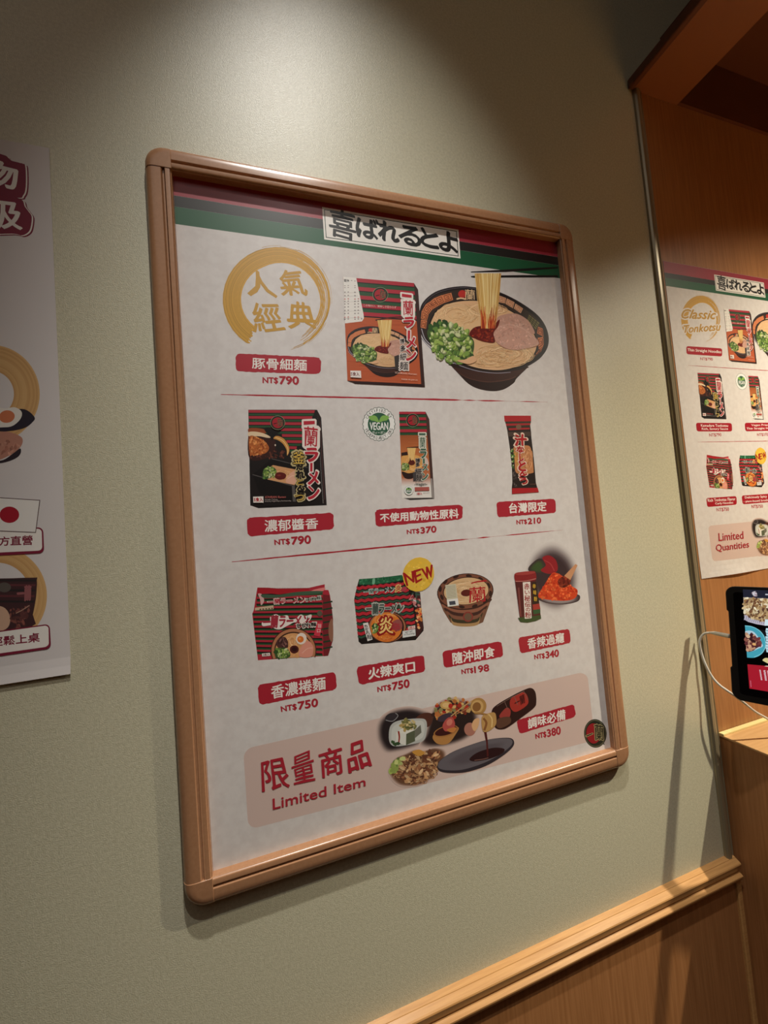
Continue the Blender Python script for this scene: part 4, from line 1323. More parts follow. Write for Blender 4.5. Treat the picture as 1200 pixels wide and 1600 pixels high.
def dry_line(A, a, b, w, seed):
    R = random.Random(seed)
    n = 46
    P, Q = [], []
    for i in range(n + 1):
        t = i / n
        x, y = a[0] + (b[0] - a[0]) * t, a[1] + (b[1] - a[1]) * t
        ww = w * (0.4 + 0.6 * min(1, t * 6, (1 - t) * 3)) * R.uniform(0.75, 1.15)
        P.append((x, y - ww / 2 + R.uniform(-0.15, 0.15)))
        Q.append((x, y + ww / 2 + R.uniform(-0.15, 0.15)))
        if t > 0.7 and R.random() < 0.4:
            P[-1], Q[-1] = (x, y - 0.12), (x, y + 0.12)
    A.poly(P + Q[::-1], RED)


def main_extras(sheet, ink, off):
    def new(name, fn, base=20, label=None):
        A = Art(base)
        A.map = map_main
        fn(A)
        return A.build(name, ink, sheet, 0.001, off, label)

    def ring(A):
        A.crop(220, 220, 3)
        brush_ring(A, 636, 742, 246, 240)
        for s, q in (('人', [(500, 615), (596, 610), (640, 730), (502, 724)]), ('氣', [(650, 604), (752, 600), (784, 722), (656, 726)]),
                     ('經', [(520, 762), (638, 756), (676, 886), (532, 896)]), ('典', [(692, 744), (800, 764), (826, 880), (690, 876)])):
            A.text(s, q, shade(GOLD, 0.98), 0.03, 0.05, wob=0.02)
    new('gold_ring', ring, label='gold brush circle with four gold characters')
    for i, (name, price, cr, plate, tq, pq) in enumerate(plates_main()):
        def lab(A):
            A.crop(*cr)
            A.rnd = random.Random(i + 3)
            A.rrect(plate, RED, 0.24, 4.6, 0.018)
            A.text(name, tq, WHITE, 0.035, 0.035, wob=0.008)
        new('name_plate', lab, 60, 'dark red plate reading ' + name)

        def pr(A):
            A.crop(*cr)
            n = 3
            tl, tr, br, bl = pq
            A.text('NT$', [quad_at(pq, 0, 0.12), quad_at(pq, 0.42, 0.12), quad_at(pq, 0.42, 1.0), quad_at(pq, 0, 1.0)], RED, 0.06, 0.06)
            A.text(price[3:], [quad_at(pq, 0.47, -0.05), quad_at(pq, 1.0, -0.05), quad_at(pq, 1.0, 1.0), quad_at(pq, 0.47, 1.0)], RED, 0.06, 0.07)
        new('price_text', pr, 60, 'dark red price ' + price)

    def d1(A):
        dry_line(A, (345, 616), (856, 628), 2.6, 1)

    def d2(A):
        dry_line(A, (362, 878), (880, 828), 2.6, 2)
    new('divider_line', d1)
    new('divider_line', d2)

    def lim(A):
        A.crop(360, 1050, 3.75)
        for s, q in (('限', [(178, 530), (322, 500), (352, 672), (186, 706)]), ('量', [(352, 500), (484, 456), (500, 632), (370, 662)]),
                     ('商', [(520, 470), (646, 424), (664, 592), (536, 622)]), ('品', [(690, 424), (786, 394), (826, 552), (692, 592)])):
            A.text(s, q, RED, 0.04, 0.055, wob=0.02)
        A.text('Limited Item', [(248, 745), (790, 616), (792, 668), (250, 808)], RED, 0.025, 0.02)
    new('limited_item_text', lim, 400, 'dark red lettering on the peach panel')

    def logo(A):
        A.crop(910, 1130, 12)
        A.ell(250, 196, 212, 268, (40, 44, 36), -4, 48)
        A.ell(250, 196, 196, 250, (112, 110, 86), -4, 48)
        A.ell(250, 196, 188, 240, (34, 40, 32), -4, 48)
        A.ell(214, 196, 134, 190, (150, 32, 40), -4, 48)
        A.poly([(62, 232), (192, 180), (214, 190), (214, 212), (84, 268), (66, 262)], (160, 140, 100))
        A.poly([(76, 240), (190, 192), (206, 200), (90, 254)], (26, 24, 22))
        q = [(236, 20), (390, 40), (410, 320), (246, 320)]
        A.text('蘭', q, (150, 138, 100), 0.085, 0.03)
        A.text('蘭', q, (34, 32, 26), 0.0, 0.012)
        A.ell(410, 396, 10, 14, (50, 46, 44))
    new('round_logo', logo, 20, 'round dark green and red emblem in the corner')


def right_extras(sheet, ink, off):
    def new(name, fn, base=20, label=None):
        A = Art(base)
        A.map = map_right
        fn(A)
        return A.build(name, ink, sheet, 0.0007071, off, label)
    C4, C5 = (1000, 390, 5.925), (1040, 640, 5.714)

    def ring(A):
        A.crop(*C4)
        brush_ring(A, 560, 645, 175, 214)
        A.text('Classic', [(384, 548), (706, 560), (706, 652), (380, 640)], shade(PAPER, 1.02), 0.16, 0.09, shear=0.3)
        A.text('Tonkotsu', [(388, 700), (740, 672), (748, 752), (400, 776)], shade(PAPER, 1.02), 0.16, 0.09, shear=0.3)
        A.text('Classic', [(388, 552), (700, 562), (700, 646), (384, 636)], shade(GOLD, 0.92), 0.03, 0.04, shear=0.35, wob=0.02)
        A.text('Tonkotsu', [(392, 704), (740, 678), (746, 748), (402, 772)], shade(GOLD, 0.92), 0.03, 0.04, shear=0.35, wob=0.02)
    new('gold_ring', ring, 20, 'gold brush circle reading Classic Tonkotsu')
    L = [
        (C4, [(428, 893), (760, 915), (760, 990), (430, 968)], [('Thin Straight Noodles', [(440, 914), (752, 934), (752, 968), (440, 948)])], 'NT$790', [(558, 998), (672, 1002), (672, 1032), (558, 1026)]),
        (C5, [(270, 118), (590, 120), (595, 195), (278, 195)], [('Kamadare Tonkotsu', [(314, 130), (556, 132), (558, 154), (316, 153)]), ('Rich, Savory Sauce', [(322, 162), (556, 162), (558, 186), (324, 188)])], 'NT$790', [(388, 214), (496, 210), (497, 242), (390, 244)]),
        (C5, [(705, 118), (1010, 116), (1012, 188), (712, 194)], [('Vegan Friendly', [(764, 130), (960, 128), (962, 150), (766, 152)]), ('Thin Straight Noodles', [(722, 160), (1000, 156), (1000, 178), (724, 184)])], 'NT$370', [(816, 212), (912, 208), (914, 238), (818, 240)]),
        (C5, [(362, 790), (632, 772), (636, 848), (372, 870)], [('Rich Tonkotsu Flavor', [(374, 798), (622, 784), (624, 810), (378, 824)]), ('Curly Noodles', [(442, 830), (602, 820), (604, 844), (444, 854)])], 'NT$750', [(454, 880), (564, 872), (566, 908), (458, 914)]),
        (C5, [(678, 768), (944, 750), (948, 824), (688, 846)], [('Deliciously Spicy', [(706, 776), (904, 764), (906, 790), (710, 800)]), ('- plant-based broth -', [(694, 812), (930, 798), (932, 822), (698, 834)])], 'NT$750', [(766, 852), (866, 848), (868, 880), (770, 886)]),
    ]
    for i, (cr, plate, lines, price, pq) in enumerate(L):
        def lab(A):
            A.crop(*cr)
            A.rrect(plate, (166, 26, 42), 0.25, 4.4)
            for s, q in lines:
                A.text(s, q, WHITE, 0.02, 0.015)
        new('name_plate', lab, 60, 'dark red plate reading ' + ' '.join(s for s, q in lines))

        def pr(A):
            A.crop(*cr)
            A.text(price, pq, RED, 0.02, 0.02)
        new('price_text', pr, 60, 'dark red price ' + price)

    def d1(A):
        A.map = map_main
        dry_line(A, (345, 616), (856, 628), 1.8, 1)

    def d2(A):
        A.map = map_main
        dry_line(A, (362, 878), (880, 828), 1.8, 2)
    new('divider_line', d1)
    new('divider_line', d2)

    def lim(A):
        A.crop(*C5)
        A.text('Limited', [(470, 1104), (690, 1086), (694, 1152), (474, 1174)], RED, 0.01, 0.012)
        A.text('Quantities', [(446, 1206), (740, 1172), (744, 1240), (452, 1276)], RED, 0.01, 0.012)
    new('limited_quantities_text', lim, 400, 'dark red lettering Limited Quantities on the peach panel')


def left_art(sheet, ink, off):
    def new(name, fn, base=8, label=None):
        A = Art(base)
        A.map = map_left
        fn(A)
        return A.build(name, ink, sheet, 0.001, off, label)
    PURP = (128, 30, 56)

    def head(A):
        A.crop(0, 200, 3.636)
        def outline(P, dx, dy, c):
            A.smooth([(x + dx, y + dy) for x, y in P], c, k=4)
        p1 = [(-170, 120), (0, 146), (40, 170), (60, 184), (112, 198), (132, 214), (134, 330), (118, 380), (80, 392), (-170, 360)]
        p2 = [(-170, 372), (20, 380), (110, 402), (128, 440), (150, 470), (168, 500), (162, 560), (146, 590), (110, 606), (60, 596), (-170, 580)]
        for P in (p1, p2):
            outline(P, 28, 14, PURP)
        for P in (p1, p2):
            outline(P, 20, 8, WHITE)
        for P in (p1, p2):
            outline(P, 12, 4, PURP)
        for P in (p1, p2):
            outline(P, 0, 0, PURP)
        A.text('物', [(-118, 160), (100, 216), (98, 354), (-118, 300)], WHITE, 0.06, 0.05)
        A.text('級', [(-110, 392), (112, 420), (126, 578), (-104, 560)], WHITE, 0.06, 0.05)
    new('headline_lettering', head, 8, 'white characters outlined in dark red')

    def wash_ring(A, cx, cy, ro, ri, seed):
        R = random.Random(seed)
        n = 64
        P = [(cx + ro * math.cos(2 * math.pi * i / n), cy + ro * math.sin(2 * math.pi * i / n)) for i in range(n)]
        Q = [(cx + ri * math.cos(2 * math.pi * i / n), cy + ri * math.sin(2 * math.pi * i / n)) for i in range(n)]
        A.ring(P, Q, (214, 172, 114), (200, 154, 98))
        for k in range(12):
            q = ri + (ro - ri) * R.uniform(0.1, 0.9)
            S = [(cx + q * math.cos(2 * math.pi * i / n), cy + q * math.sin(2 * math.pi * i / n)) for i in range(n + 1)]
            A.stroke(S, (ro - ri) * 0.08, [(208, 165, 108), (202, 157, 101), (213, 172, 115)][k % 3], False, smooth=False)
            A.up(0.3)
        A.up()

    def bowl(A):
        A.crop(0, 520, 4.706)
        wash_ring(A, -70, 450, 362, 172, 3)
        A.smooth([(-260, 560), (-100, 590), (60, 570), (180, 562), (254, 620), (236, 660), (180, 700), (80, 722), (-20, 724), (-200, 700)], (38, 30, 44))
        A.smooth([(-30, 560), (40, 556), (110, 548), (158, 580), (152, 630), (100, 680), (40, 694), (-40, 680)], (232, 226, 216))
        A.ell(50, 616, 58, 46, (206, 120, 80), -8)
        A.smooth([(-300, 726), (-40, 730), (60, 728), (160, 770), (150, 840), (60, 906), (-60, 940), (-300, 900)], (188, 132, 112))
        bits(A, [(-60, 800), (60, 780), (150, 800), (140, 850), (40, 910), (-60, 930)], 40, 9, [(206, 150, 128), (166, 110, 92)], 5, 2)
        A.smooth([(-100, 950), (20, 936), (100, 884), (148, 850), (152, 884), (120, 920), (40, 952), (-60, 964)], (44, 32, 40))
    new('ramen_picture', bowl, 8, 'printed bowl with halved egg in a tan ring')

    def ring2(A):
        A.crop(0, 740, 4.444)
        wash_ring(A, -20, 850, 346, 232, 4)
        A.smooth([(-300, 720), (0, 728), (236, 722), (256, 736), (250, 860), (228, 980), (206, 1070), (-300, 1130)], (66, 40, 42), k=3)
        for i, y in enumerate((738, 770, 806, 846, 884)):
            A.poly([(-300, y - 6), (250 - i * 3, y - 2), (248 - i * 3, y + 12), (-300, y + 10)], (96, 48, 52) if i % 2 else (44, 36, 36))
        A.ell(30, 790, 46, 34, (92, 84, 78))
        A.text('一蘭', [(120, 780), (216, 776), (212, 880), (120, 890)], (150, 90, 92), 0.04, 0.03)
        A.smooth([(-100, 930), (20, 926), (70, 1000), (40, 1080), (-100, 1100)], (206, 168, 142))
        bits(A, [(60, 940), (200, 920), (190, 1060), (90, 1080)], 50, 9, [(140, 84, 74), (90, 52, 50), (116, 66, 60)], 6, 2.2)
        A.stroke([(110, 970), (150, 950), (205, 915)], 6, (180, 140, 120))
    new('noodle_pack_picture', ring2, 8, 'printed dark noodle pack in a tan ring')

    def plate(A, P, rad):
        Q = [(p[0] + 6, p[1] + 14) for p in P]
        A.smooth(P, PURP, k=rad)

    def pl1(A):
        A.crop(0, 740, 4.444)
        A.rrect([(-420, 400), (300, 372), (308, 552), (-420, 590)], PURP, 0.2, 4)
        A.rrect([(-400, 404), (290, 382), (294, 534), (-400, 566)], WHITE, 0.17, 4)
        A.text('方直營', [(-6, 440), (226, 428), (226, 494), (-6, 502)], PURP, 0.045, 0.03)
    new('caption_plate', pl1, 300, 'rounded caption plate under the small flag')

    def flag(A):
        A.crop(0, 740, 4.444)
        A.poly([(-110, 158), (280, 183), (250, 412), (-140, 396)], (96, 72, 70))
        A.poly([(-104, 164), (274, 188), (246, 406), (-134, 390)], (236, 232, 226))
        A.ell(66, 286, 68, 57, (168, 24, 44))
    new('flag_picture', flag, 340, 'white flag with red disc')

    def pl2(A):
        A.crop(0, 740, 4.444)
        A.rrect([(-420, 1150), (346, 1042), (356, 1214), (-420, 1330)], PURP, 0.2, 4.2)
        A.rrect([(-400, 1156), (338, 1052), (340, 1200), (-400, 1304)], WHITE, 0.17, 4.2)
        A.text('輕鬆上桌', [(-62, 1140), (274, 1104), (276, 1166), (-60, 1202)], PURP, 0.045, 0.03)
    new('caption_plate', pl2, 360, 'rounded caption plate at the foot of the sheet')


# ------------------------------------------------------------------ room shell
X0, X1, Y0, ZC = -2.2, 2.4, -2.6, 3.3
structure(box('floor', (X0, Y0, -0.05), (X1, 0.1, 0.0), M_FLOOR))
structure(box('ceiling', (X0, Y0, ZC), (X1, 0.1, ZC + 0.05), M_CEIL))
structure(box('wall_left', (X0 - 0.05, Y0, 0), (X0, 0.1, ZC), M_ROOM))
structure(box('wall_right', (X1, Y0, 0), (X1 + 0.05, 0.1, ZC), M_ROOM))
structure(box('wall_front', (X0, Y0 - 0.05, 0), (X1, Y0, ZC), M_ROOM))
wv = [(X0, 0), (0.522, 0), (0.522, 2.262), (X1, 2.262), (X1, ZC), (X0, ZC)]
structure(link_mesh('wall_back', [(x, 0.0, z) for x, z in wv] + [(x, 0.1, z) for x, z in wv],
                    [(0, 1, 2, 5), (2, 3, 4, 5), (6, 11, 8, 7), (8, 11, 10, 9)] + [(i, i + 6, (i + 1) % 6 + 6, (i + 1) % 6) for i in range(6)], M_WALL))
structure(box('wall_alcove', (0.522, 0.0, 0.0), (X1, 0.1, 2.262), M_WOOD))

# wainscot veneer below the chair rail, its end bead, and the bronze corner strip
structure(box('trim_1', (X0, -0.004, 0.0), (0.5235, 0.0, 0.815), M_WOOD))
rail = [(0, 0.8500), (-0.0064, 0.8474), (-0.0068, 0.8466), (-0.0130, 0.8438), (-0.0146, 0.8426), (-0.0152, 0.8410), (-0.0118, 0.8300),
        (-0.0098, 0.8290), (-0.0098, 0.8262), (-0.0136, 0.8246), (-0.0160, 0.8228), (-0.0160, 0.8210), (-0.0120, 0.8135), (-0.0105, 0.8125), (0, 0.8125)]
structure(extrude_profile('trim_2', rail, X0, 0.5285, M_RAIL))
structure(extrude_profile('trim_3', [(0.5235, 0.0), (0.5235, -0.007), (0.5255, -0.0085), (0.5322, -0.0085), (0.534, -0.007), (0.534, 0.0)], 0.0, 0.8125, M_RAIL, axis='z'))
strip = [(0.5115, 0.0), (0.512, -0.0035), (0.5145, -0.0062), (0.519, -0.0068), (0.5225, -0.0060), (0.5235, -0.0030), (0.5262, -0.0030), (0.5285, -0.0042), (0.5305, -0.0030), (0.531, 0.0)]
structure(extrude_profile('trim_4', strip, 0.8475, 2.25, M_STRIP, axis='z'))

# ------------------------------------------------------------------ framed poster
fp = tag(empty('framed_poster', (0, 0, 1.0565)), 'large wood-framed noodle menu poster hanging centrally on the green-grey wall', 'framed poster')
FW, FH, FB = 0.3200, 0.4437, 0.030         # half outer width and height, bar width
ZP = 1.5 - 1.0565


def bar_profile(groove=True):
    p = [(0, 0), (0, 0.004), (0.0006, 0.0072), (0.002, 0.0102), (0.0045, 0.0126), (0.008, 0.0138), (0.012, 0.0142), (0.0185, 0.0142)]
    if groove:
        p += [(0.0192, 0.0136), (0.0195, 0.0118), (0.0218, 0.0118), (0.0221, 0.0136), (0.0226, 0.0142)]
    p += [(0.0272, 0.0142), (0.0284, 0.0138), (0.0290, 0.0126), (0.0300, 0.0118), (0.0300, 0.0012), (0.0285, 0.0)]
    return p


def rail_bar(side):
    prof = bar_profile()
    n = len(prof)
    v = []
    if side in 'lr':
        a, b = -FH + FB, FH - FB
    else:
        a, b = -FW + FB, FW - FB
    for t in (a, b):
        for d, h in prof:
            if side == 'l':
                v.append((-FW + d, -h, ZP + t))
            elif side == 'r':
                v.append((FW - d, -h, ZP + t))
            elif side == 't':
                v.append((t, -h, ZP + FH - d))
            else:
                v.append((t, -h, ZP - FH + d))
    fc = [(i, (i + 1) % n, n + (i + 1) % n, n + i) for i in range(n)] + [tuple(range(n)), tuple(range(2 * n - 1, n - 1, -1))]
    o = link_mesh('frame_rail', v, fc, M_FRAME, fp)
    md = o.modifiers.new('soft', 'BEVEL')
    md.width, md.segments, md.limit_method, md.angle_limit = 0.0004, 2, 'ANGLE', math.radians(35)
    return soften(o, 32)


def corner_cap(sx, sz):
    R, S = 0.024, FB + 0.0003
    rings = []
    for d, h in ((0, 0), (0, 0.0042), (0.0006, 0.0076), (0.002, 0.0106), (0.0045, 0.0130), (0.008, 0.0143), (0.012, 0.0147)):
        r = max(R - d, 0.002)
        P = [(d, S)]
        for i in range(13):
            a = math.pi + math.pi / 2 * i / 12
            P.append((R + (R - d) * math.cos(a) if R > d else d, R + (R - d) * math.sin(a)))
        P.append((S, d))
        rings.append([(x, h, z) for x, z in P])
    n = len(rings[0])
    v = [p for rg in rings for p in rg] + [(S, 0.0147, S), (S, 0.0, S)]
    fc = []
    for k in range(len(rings) - 1):
        for i in range(n - 1):
            fc.append((k * n + i, k * n + i + 1, (k + 1) * n + i + 1, (k + 1) * n + i))
    last = (len(rings) - 1) * n
    ti, bi = len(rings) * n, len(rings) * n + 1
    fc.append(tuple(range(last, last + n)) + (ti,))
    fc.append(tuple(range(0, n))[::-1] + (bi,))
    fc.append(tuple(k * n for k in range(len(rings))) + (ti, bi))
    fc.append(tuple(k * n + n - 1 for k in range(len(rings)))[::-1] + (bi, ti))
    out = []
    for x, h, z in v:
        out.append((sx * (FW - x), -h, ZP + sz * (FH - z)))
    o = link_mesh('corner_cap', out, fc, M_FRAME, fp)
    md = o.modifiers.new('soft', 'BEVEL')
    md.width, md.segments, md.limit_method, md.angle_limit = 0.0005, 2, 'ANGLE', math.radians(40)
    return soften(o, 32)


for s in 'lrtb':
    rail_bar(s)
for sx in (-1, 1):
    for sz in (-1, 1):
        corner_cap(sx, sz)
box('backing_board', (-0.298, -0.0030, ZP - 0.4215), (0.298, -0.0006, ZP + 0.4215), M_BACK, fp)
sheet = box('poster_sheet', (-0.297, -0.0034, ZP - 0.4205), (0.297, -0.0031, ZP + 0.4205), M_PAPER, fp)
OFF = (-0.297, -0.00341, ZP + 0.4205)
pictures(sheet, M_INK, 0.001, OFF, False)
main_extras(sheet, M_INK, OFF)


# ------------------------------------------------------------------ unframed posters
def paper_sheet(name, w, h, material, curl):
    """thin sheet, top left corner at the origin, bottom right corner lifting a touch"""
    nx, nz = 24, 66
    v = []
    for back in (0, 1):
        for j in range(nz + 1):
            for i in range(nx + 1):
                x, z = w * i / nx, -h * j / nz
                v.append((x, -0.0003 + back * 0.0002 - curl(i / nx, j / nz), z))
    N = (nx + 1) * (nz + 1)
    fc = []
    for j in range(nz):
        for i in range(nx):
            a = j * (nx + 1) + i
            fc.append((a, a + nx + 1, a + nx + 2, a + 1))
            fc.append((N + a, N + a + 1, N + a + nx + 2, N + a + nx + 1))
    edge = [i for i in range(nx + 1)] + [(j + 1) * (nx + 1) + nx for j in range(nz)] + [nz * (nx + 1) + nx - 1 - i for i in range(nx)] + [(nz - 1 - j) * (nx + 1) for j in range(nz - 1)]
    for a, b in zip(edge, edge[1:] + edge[:1]):
        fc.append((a, b, N + b, N + a))
    return link_mesh(name, v, fc, material)


left = paper_sheet('wall_poster', 0.420, 0.594, M_MATTPAPER, lambda s, t: 0.0016 * max(0.0, (t - 0.968) / 0.032) ** 1.5)
left.location = (LEFT_X0, -0.0008, LEFT_TOP)
tag(left, 'unframed white paper poster with tan rings and a small flag, left of the wooden frame', 'poster')
left_art(left, M_INKM, (0, -0.00032, 0))

right = paper_sheet('wall_poster', 0.420, 0.5946, M_PAPER, lambda s, t: 0.0035 * max(0.0, (t - 0.955) / 0.045) ** 1.5 * math.exp(-((s - 0.22) / 0.14) ** 2))
right.location = (0.5375, -0.0003, 1.9171)
tag(right, 'smaller unframed English-language noodle poster on the wood panel above the tablet', 'poster')
pictures(right, M_INK, 0.0007071, (0, -0.00032, 0), True)
right_extras(right, M_INK, (0, -0.00032, 0))

# ------------------------------------------------------------------ counter and canopy
ct = tag(empty('service_counter', (1.2, -0.7, 0.0)), 'wooden counter below the tablet with pale top and shaded side panel', 'counter')


def cbox(name, a, b, material, bevel=0.0):
    o = box(name, [a[i] - ct.location[i] for i in range(3)], [b[i] - ct.location[i] for i in range(3)], material, ct, bevel)
    return o


cbox('countertop', (0.5335, -1.3, 1.0465), (2.38, -0.0005, 1.05), M_TOP, 0.0008)
cbox('side_panel', (0.5345, -1.298, 0.001), (0.560, -0.0005, 1.0465), M_WOOD)
cbox('front_panel', (0.560, -1.298, 0.001), (2.36, -1.28, 1.0465), M_WOOD)
cbox('wall_batten', (0.5335, -0.0085, 1.05), (0.655, -0.0005, 1.0535), M_CREAM, 0.0008)

cn = tag(empty('overhead_canopy', (1.2, -0.6, 2.25)), 'dark wooden box canopy over the counter at upper right', 'canopy')


def nbox(name, a, b, material, bevel=0.0):
    return box(name, [a[i] - cn.location[i] for i in range(3)], [b[i] - cn.location[i] for i in range(3)], material, cn, bevel)


nbox('edge_trim', (0.5000, -1.2, 2.2475), (0.512, -0.0005, 2.266), M_DARKWOOD, 0.003)
nbox('lower_board', (0.512, -1.2, 2.250), (0.628, -0.0005, 2.263), M_CANOPY)
nbox('light_block_board', (0.604, -1.2, 2.263), (0.628, -0.0005, 2.365), M_DARKWOOD)  # set-back board added to keep counter_spot light off the wall above
nbox('top_board', (0.604, -1.2, 2.365), (2.38, -0.0005, 2.385), M_DARKWOOD)
nbox('front_board', (0.628, -1.2, 2.25), (2.38, -1.14, 2.365), M_DARKWOOD)
nbox('back_board', (0.628, -0.006, 2.250), (2.38, -0.0005, 2.365), M_DARKWOOD)

# ------------------------------------------------------------------ tablet with its cable and stand
TL = Vector((0.526, -0.045, 1.316))
lean, yaw = math.radians(16.5), math.radians(23.5)
H = Vector((math.sin(yaw), -math.cos(yaw), 0))                       # along the screen, towards the viewer
BK = Vector((math.cos(yaw), math.sin(yaw), 0))                       # away from the screen, horizontal
U = (Vector((0, 0, 1)) * math.cos(lean) + BK * math.sin(lean)).normalized()
NRM = H.cross(U)
if NRM.dot(CAM_C - TL) < 0:
    NRM = -NRM
TW, TH, TT = 0.250, 0.178, 0.010
tb = tag(empty('tablet', TL - U * TH), 'black tablet with lit food menu standing on the counter at the right edge', 'tablet')
tm = Matrix.Identity(4)
for i in range(3):
    tm[i][0], tm[i][1], tm[i][2] = H[i], -NRM[i], U[i]
    tm[i][3] = (TL - U * TH)[i]
tb.matrix_world = tm


def map_tab(px, py):
    d = Vector(CAM_R[0]) * ((px - 600) / FPX) - Vector(CAM_R[1]) * ((py - 800) / FPX) + Vector(CAM_R[2])
    p = CAM_C + d * ((TL - CAM_C).dot(NRM) / d.dot(NRM))
    q = p - TL
    return q.dot(H) * 1000, -q.dot(U) * 1000


def rounded_outline(w, h, r, n=6, notch=None):
    P = []
    for cx, cz, a0 in ((w - r, h - r, 0), (r, h - r, 90), (r, r, 180), (w - r, r, 270)):
        for i in range(n + 1):
            a = math.radians(a0 + 90 * i / n)
            P.append((cx + r * math.cos(a), cz + r * math.sin(a)))
        if notch and a0 == 90:
            P += [(0, h - notch[0]), (notch[2], h - notch[0] - 0.0015), (notch[2], h - notch[1] + 0.0015), (0, h - notch[1])]
    return P


def plate_mesh(name, P, y0, y1, material, parent, bevel=0.0):
    n = len(P)
    v = [(x, y0, z) for x, z in P] + [(x, y1, z) for x, z in P]
    fc = [tuple(range(n))[::-1], tuple(range(n, 2 * n))] + [(i, (i + 1) % n, n + (i + 1) % n, n + i) for i in range(n)]
    o = link_mesh(name, v, fc, material, parent)
    if bevel:
        md = o.modifiers.new('bevel', 'BEVEL')
        md.width, md.segments, md.limit_method = bevel, 2, 'ANGLE'
    return o


plate_mesh('case', rounded_outline(TW, TH, 0.013, 6, (0.040, 0.130, 0.0022)), 0.0, TT, M_BLACK, tb, 0.0012)
scr = plate_mesh('screen', rounded_outline(TW - 0.020, TH - 0.020, 0.004, 3), -0.0006, 0.001, M_GLASS, tb)
scr.location = (0.010, 0, 0.010)


def tab_art(name, fn, base, label=None):
    A = Art(base)
    A.map = map_tab
    fn(A)
    o = A.build(name, M_LIT, scr, 0.001, (-0.010, -0.00062, TH - 0.010), label)
    return o


def t_pic(A):
    A.crop(1120, 890, 14.55)
    def scr_pt(s, t):
        return quad_at([(590, 450), (3400, 640), (3400, 2900), (730, 2712)], s, t)
    A.poly([(592, 450), (1900, 505), (3000, 551), (3000, 750), (1900, 690), (604, 628)], (34, 36, 52))
    bits(A, [(800, 520), (850, 495), (920, 530), (915, 600), (850, 606), (805, 570)], 26, 18, [(200, 190, 200), (150, 120, 130), (226, 224, 230), (96, 40, 60)], 1)
    A.stroke([(1105, 566), (1180, 570), (1500, 585)], 30, (200, 204, 214), smooth=False)
    A.poly([(604, 630), (1900, 700), (3000, 758), (3000, 1380), (1900, 1290), (1100, 1275), (900, 1240), (720, 1190), (628, 1140)], (196, 190, 204))
    for i in range(14):
        x = 640 + i * 44
        A.stroke([(x, 1040 + i * 14), (x - 22, 1150 + i * 9)], 12, (120, 116, 134), False, smooth=False)
    A.up()
    rice = [(606, 634), (1900, 704), (3000, 762), (3000, 1290), (1900, 1230), (1100, 1190), (860, 1140), (700, 1060), (630, 1000)]
    A.poly(rice, (176, 146, 104))
    bits(A, rice, 620, 26, [(222, 202, 160), (150, 112, 72), (236, 222, 190), (112, 76, 52), (196, 164, 116), (92, 60, 48), (206, 180, 136)], 2, 1.9)
    A.poly([(1100, 1130), (1900, 1180), (1900, 1290), (1090, 1275)], (220, 240, 248))


def t_dish(A):
    A.crop(1120, 890, 14.55)
    A.poly([(640, 1270), (1164, 1400), (1300, 1600), (1300, 1900), (690, 1860)], (14, 14, 20))
    A.poly(catmull([(642, 1268), (800, 1290), (960, 1370), (1075, 1500), (1118, 1650), (1100, 1800), (1010, 1930), (860, 2002), (690, 2000)], False, 5) + [(690, 2000)], (70, 166, 186))
    A.stroke([(642, 1280), (800, 1300), (960, 1382), (1065, 1505), (1108, 1650), (1090, 1800), (1000, 1920), (850, 1990)], 16, (132, 208, 220))
    A.poly(catmull([(646, 1400), (740, 1388), (830, 1410), (920, 1500), (1000, 1640), (1050, 1740), (940, 1800), (800, 1860), (684, 1865)], False, 4), (186, 214, 226))
    meat = [(650, 1480), (740, 1500), (800, 1440), (860, 1500), (940, 1580), (1000, 1720), (900, 1790), (820, 1850), (690, 1860), (660, 1700)]
    A.smooth(meat, (82, 40, 44))
    bits(A, meat, 46, 34, [(110, 56, 54), (60, 26, 32), (150, 92, 76), (92, 42, 46), (196, 150, 120)], 3, 1.9)
    A.ell(715, 1520, 46, 36, (222, 186, 150), 20)
    A.ell(850, 1700, 46, 26, (232, 178, 110), 20)
    for i in range(9):
        A.poly([(1120 - i % 2 * 16, 1330 + i * 62), (1300, 1340 + i * 62), (1300, 1388 + i * 62), (1112 + i % 3 * 12, 1384 + i * 62)], (200, 232, 244))
    A.poly(catmull([(1040, 2060), (1100, 2010), (1200, 2020), (1300, 2060), (1300, 2160), (1180, 2140), (1100, 2100)], True, 3), (226, 210, 150))


def t_red(A):
    A.crop(1120, 1000, 14.55)
    A.poly([(698, 552), (3000, 757), (3000, 1480), (744, 1102)], (172, 24, 44))
    R = random.Random(6)
    for x, n, w in ((985, 8, 26), (1085, 8, 34), (1160, 7, 26)):
        for i in range(n):
            A.ell(x + i * 5, 690 + i * 30 + (x - 985) * 0.1, w * 0.8, 12, (232, 206, 214), R.uniform(-20, 20), 7, False)
    A.up()
    A.stroke([(768, 920), (782, 1070)], 16, (206, 110, 130), smooth=False)
    A.poly([(1080, 600), (1250, 615), (1250, 590), (1120, 585)], (236, 214, 190))


tab_art('rice_dish_picture', t_pic, 4, 'lit photograph of a rice dish under a dark bar')
tab_art('teal_plate_picture', t_dish, 120, 'lit photograph of meat on a teal plate')
tab_art('red_text_panel', t_red, 200, 'lit red panel with white text')

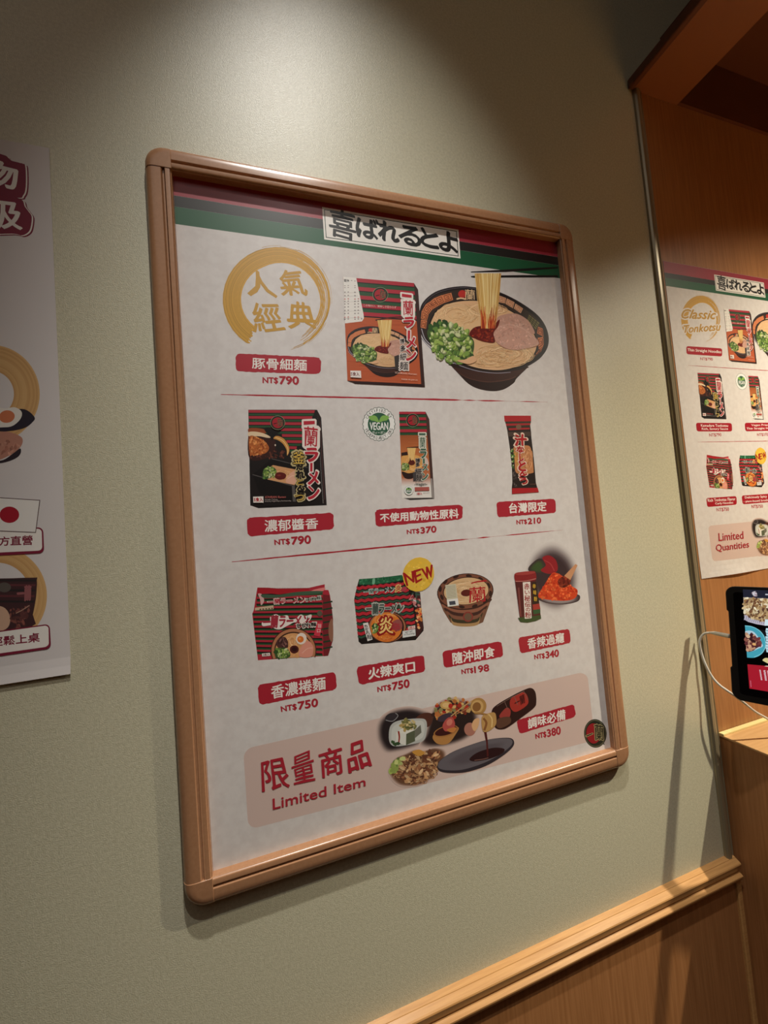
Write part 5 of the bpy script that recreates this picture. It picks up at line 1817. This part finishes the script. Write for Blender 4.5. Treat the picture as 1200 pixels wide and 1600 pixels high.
tb_inv = tb.matrix_world.inverted()
base_o = plate_mesh('stand_base', rounded_outline(0.135, 0.12, 0.012), 0, 0.006, M_BLACK, tb, 0.001)
base_o.matrix_local = tb_inv @ (Matrix.Translation((0.582, -0.210, 1.0562)) @ Matrix.Rotation(math.radians(-12), 4, 'Z') @ Matrix.Rotation(math.radians(90), 4, 'X') @ Matrix.Scale(-1, 4, (0, 1, 0)))
ctr = TL + H * (TW / 2) - U * (TH * 0.55) - NRM * (TT - 0.001)
b0 = Vector((0.64, -0.150, 1.0555))
tube('stand_post', [tuple(tb_inv @ b0), tuple(tb_inv @ ((b0 * 0.5 + ctr * 0.5) + Vector((0.02, 0, 0.01)))), tuple(tb_inv @ ctr)], 0.009, M_BLACK, tb)

cb = tag(empty('charging_cable', (0.60, -0.06, 1.05)), 'thin white cable looping from the tablet side down to the countertop', 'cable')


def cable_pt(px, py, y):
    return at(px, py, 1, y) - cb.location


plug = [cable_pt(1140, 994, -0.0525), cable_pt(1130, 992, -0.043), cable_pt(1118, 989.5, -0.031), cable_pt(1108, 988.5, -0.020)]
tube('plug', [tuple(p) for p in plug], [0.0036, 0.0036, 0.0032, 0.0015], M_GREYPLUG, cb)
cord = [cable_pt(1110, 988.6, -0.022), cable_pt(1101, 990, -0.013), cable_pt(1095, 996, -0.0080), cable_pt(1093, 1006, -0.0065), cable_pt(1096, 1021, -0.0065), cable_pt(1103, 1040, -0.0105),
        cable_pt(1113, 1058, -0.0155), cable_pt(1125, 1071, -0.023), cable_pt(1142, 1083, -0.034), cable_pt(1160, 1096, -0.042), cable_pt(1180, 1112, -0.048), cable_pt(1204, 1126, -0.052),
        cable_pt(1232, 1146, -0.056)]
tail = cord[-1] + cb.location
cord += [Vector((tail.x + 0.03, -0.07, 1.054)) - cb.location, Vector((tail.x + 0.10, -0.06, 1.0522)) - cb.location, Vector((tail.x + 0.2, -0.05, 1.0522)) - cb.location]
tube('cord', [tuple(p) for p in cord], 0.0019, M_CABLE, cb)

bpy.data.objects.remove(_tobj)
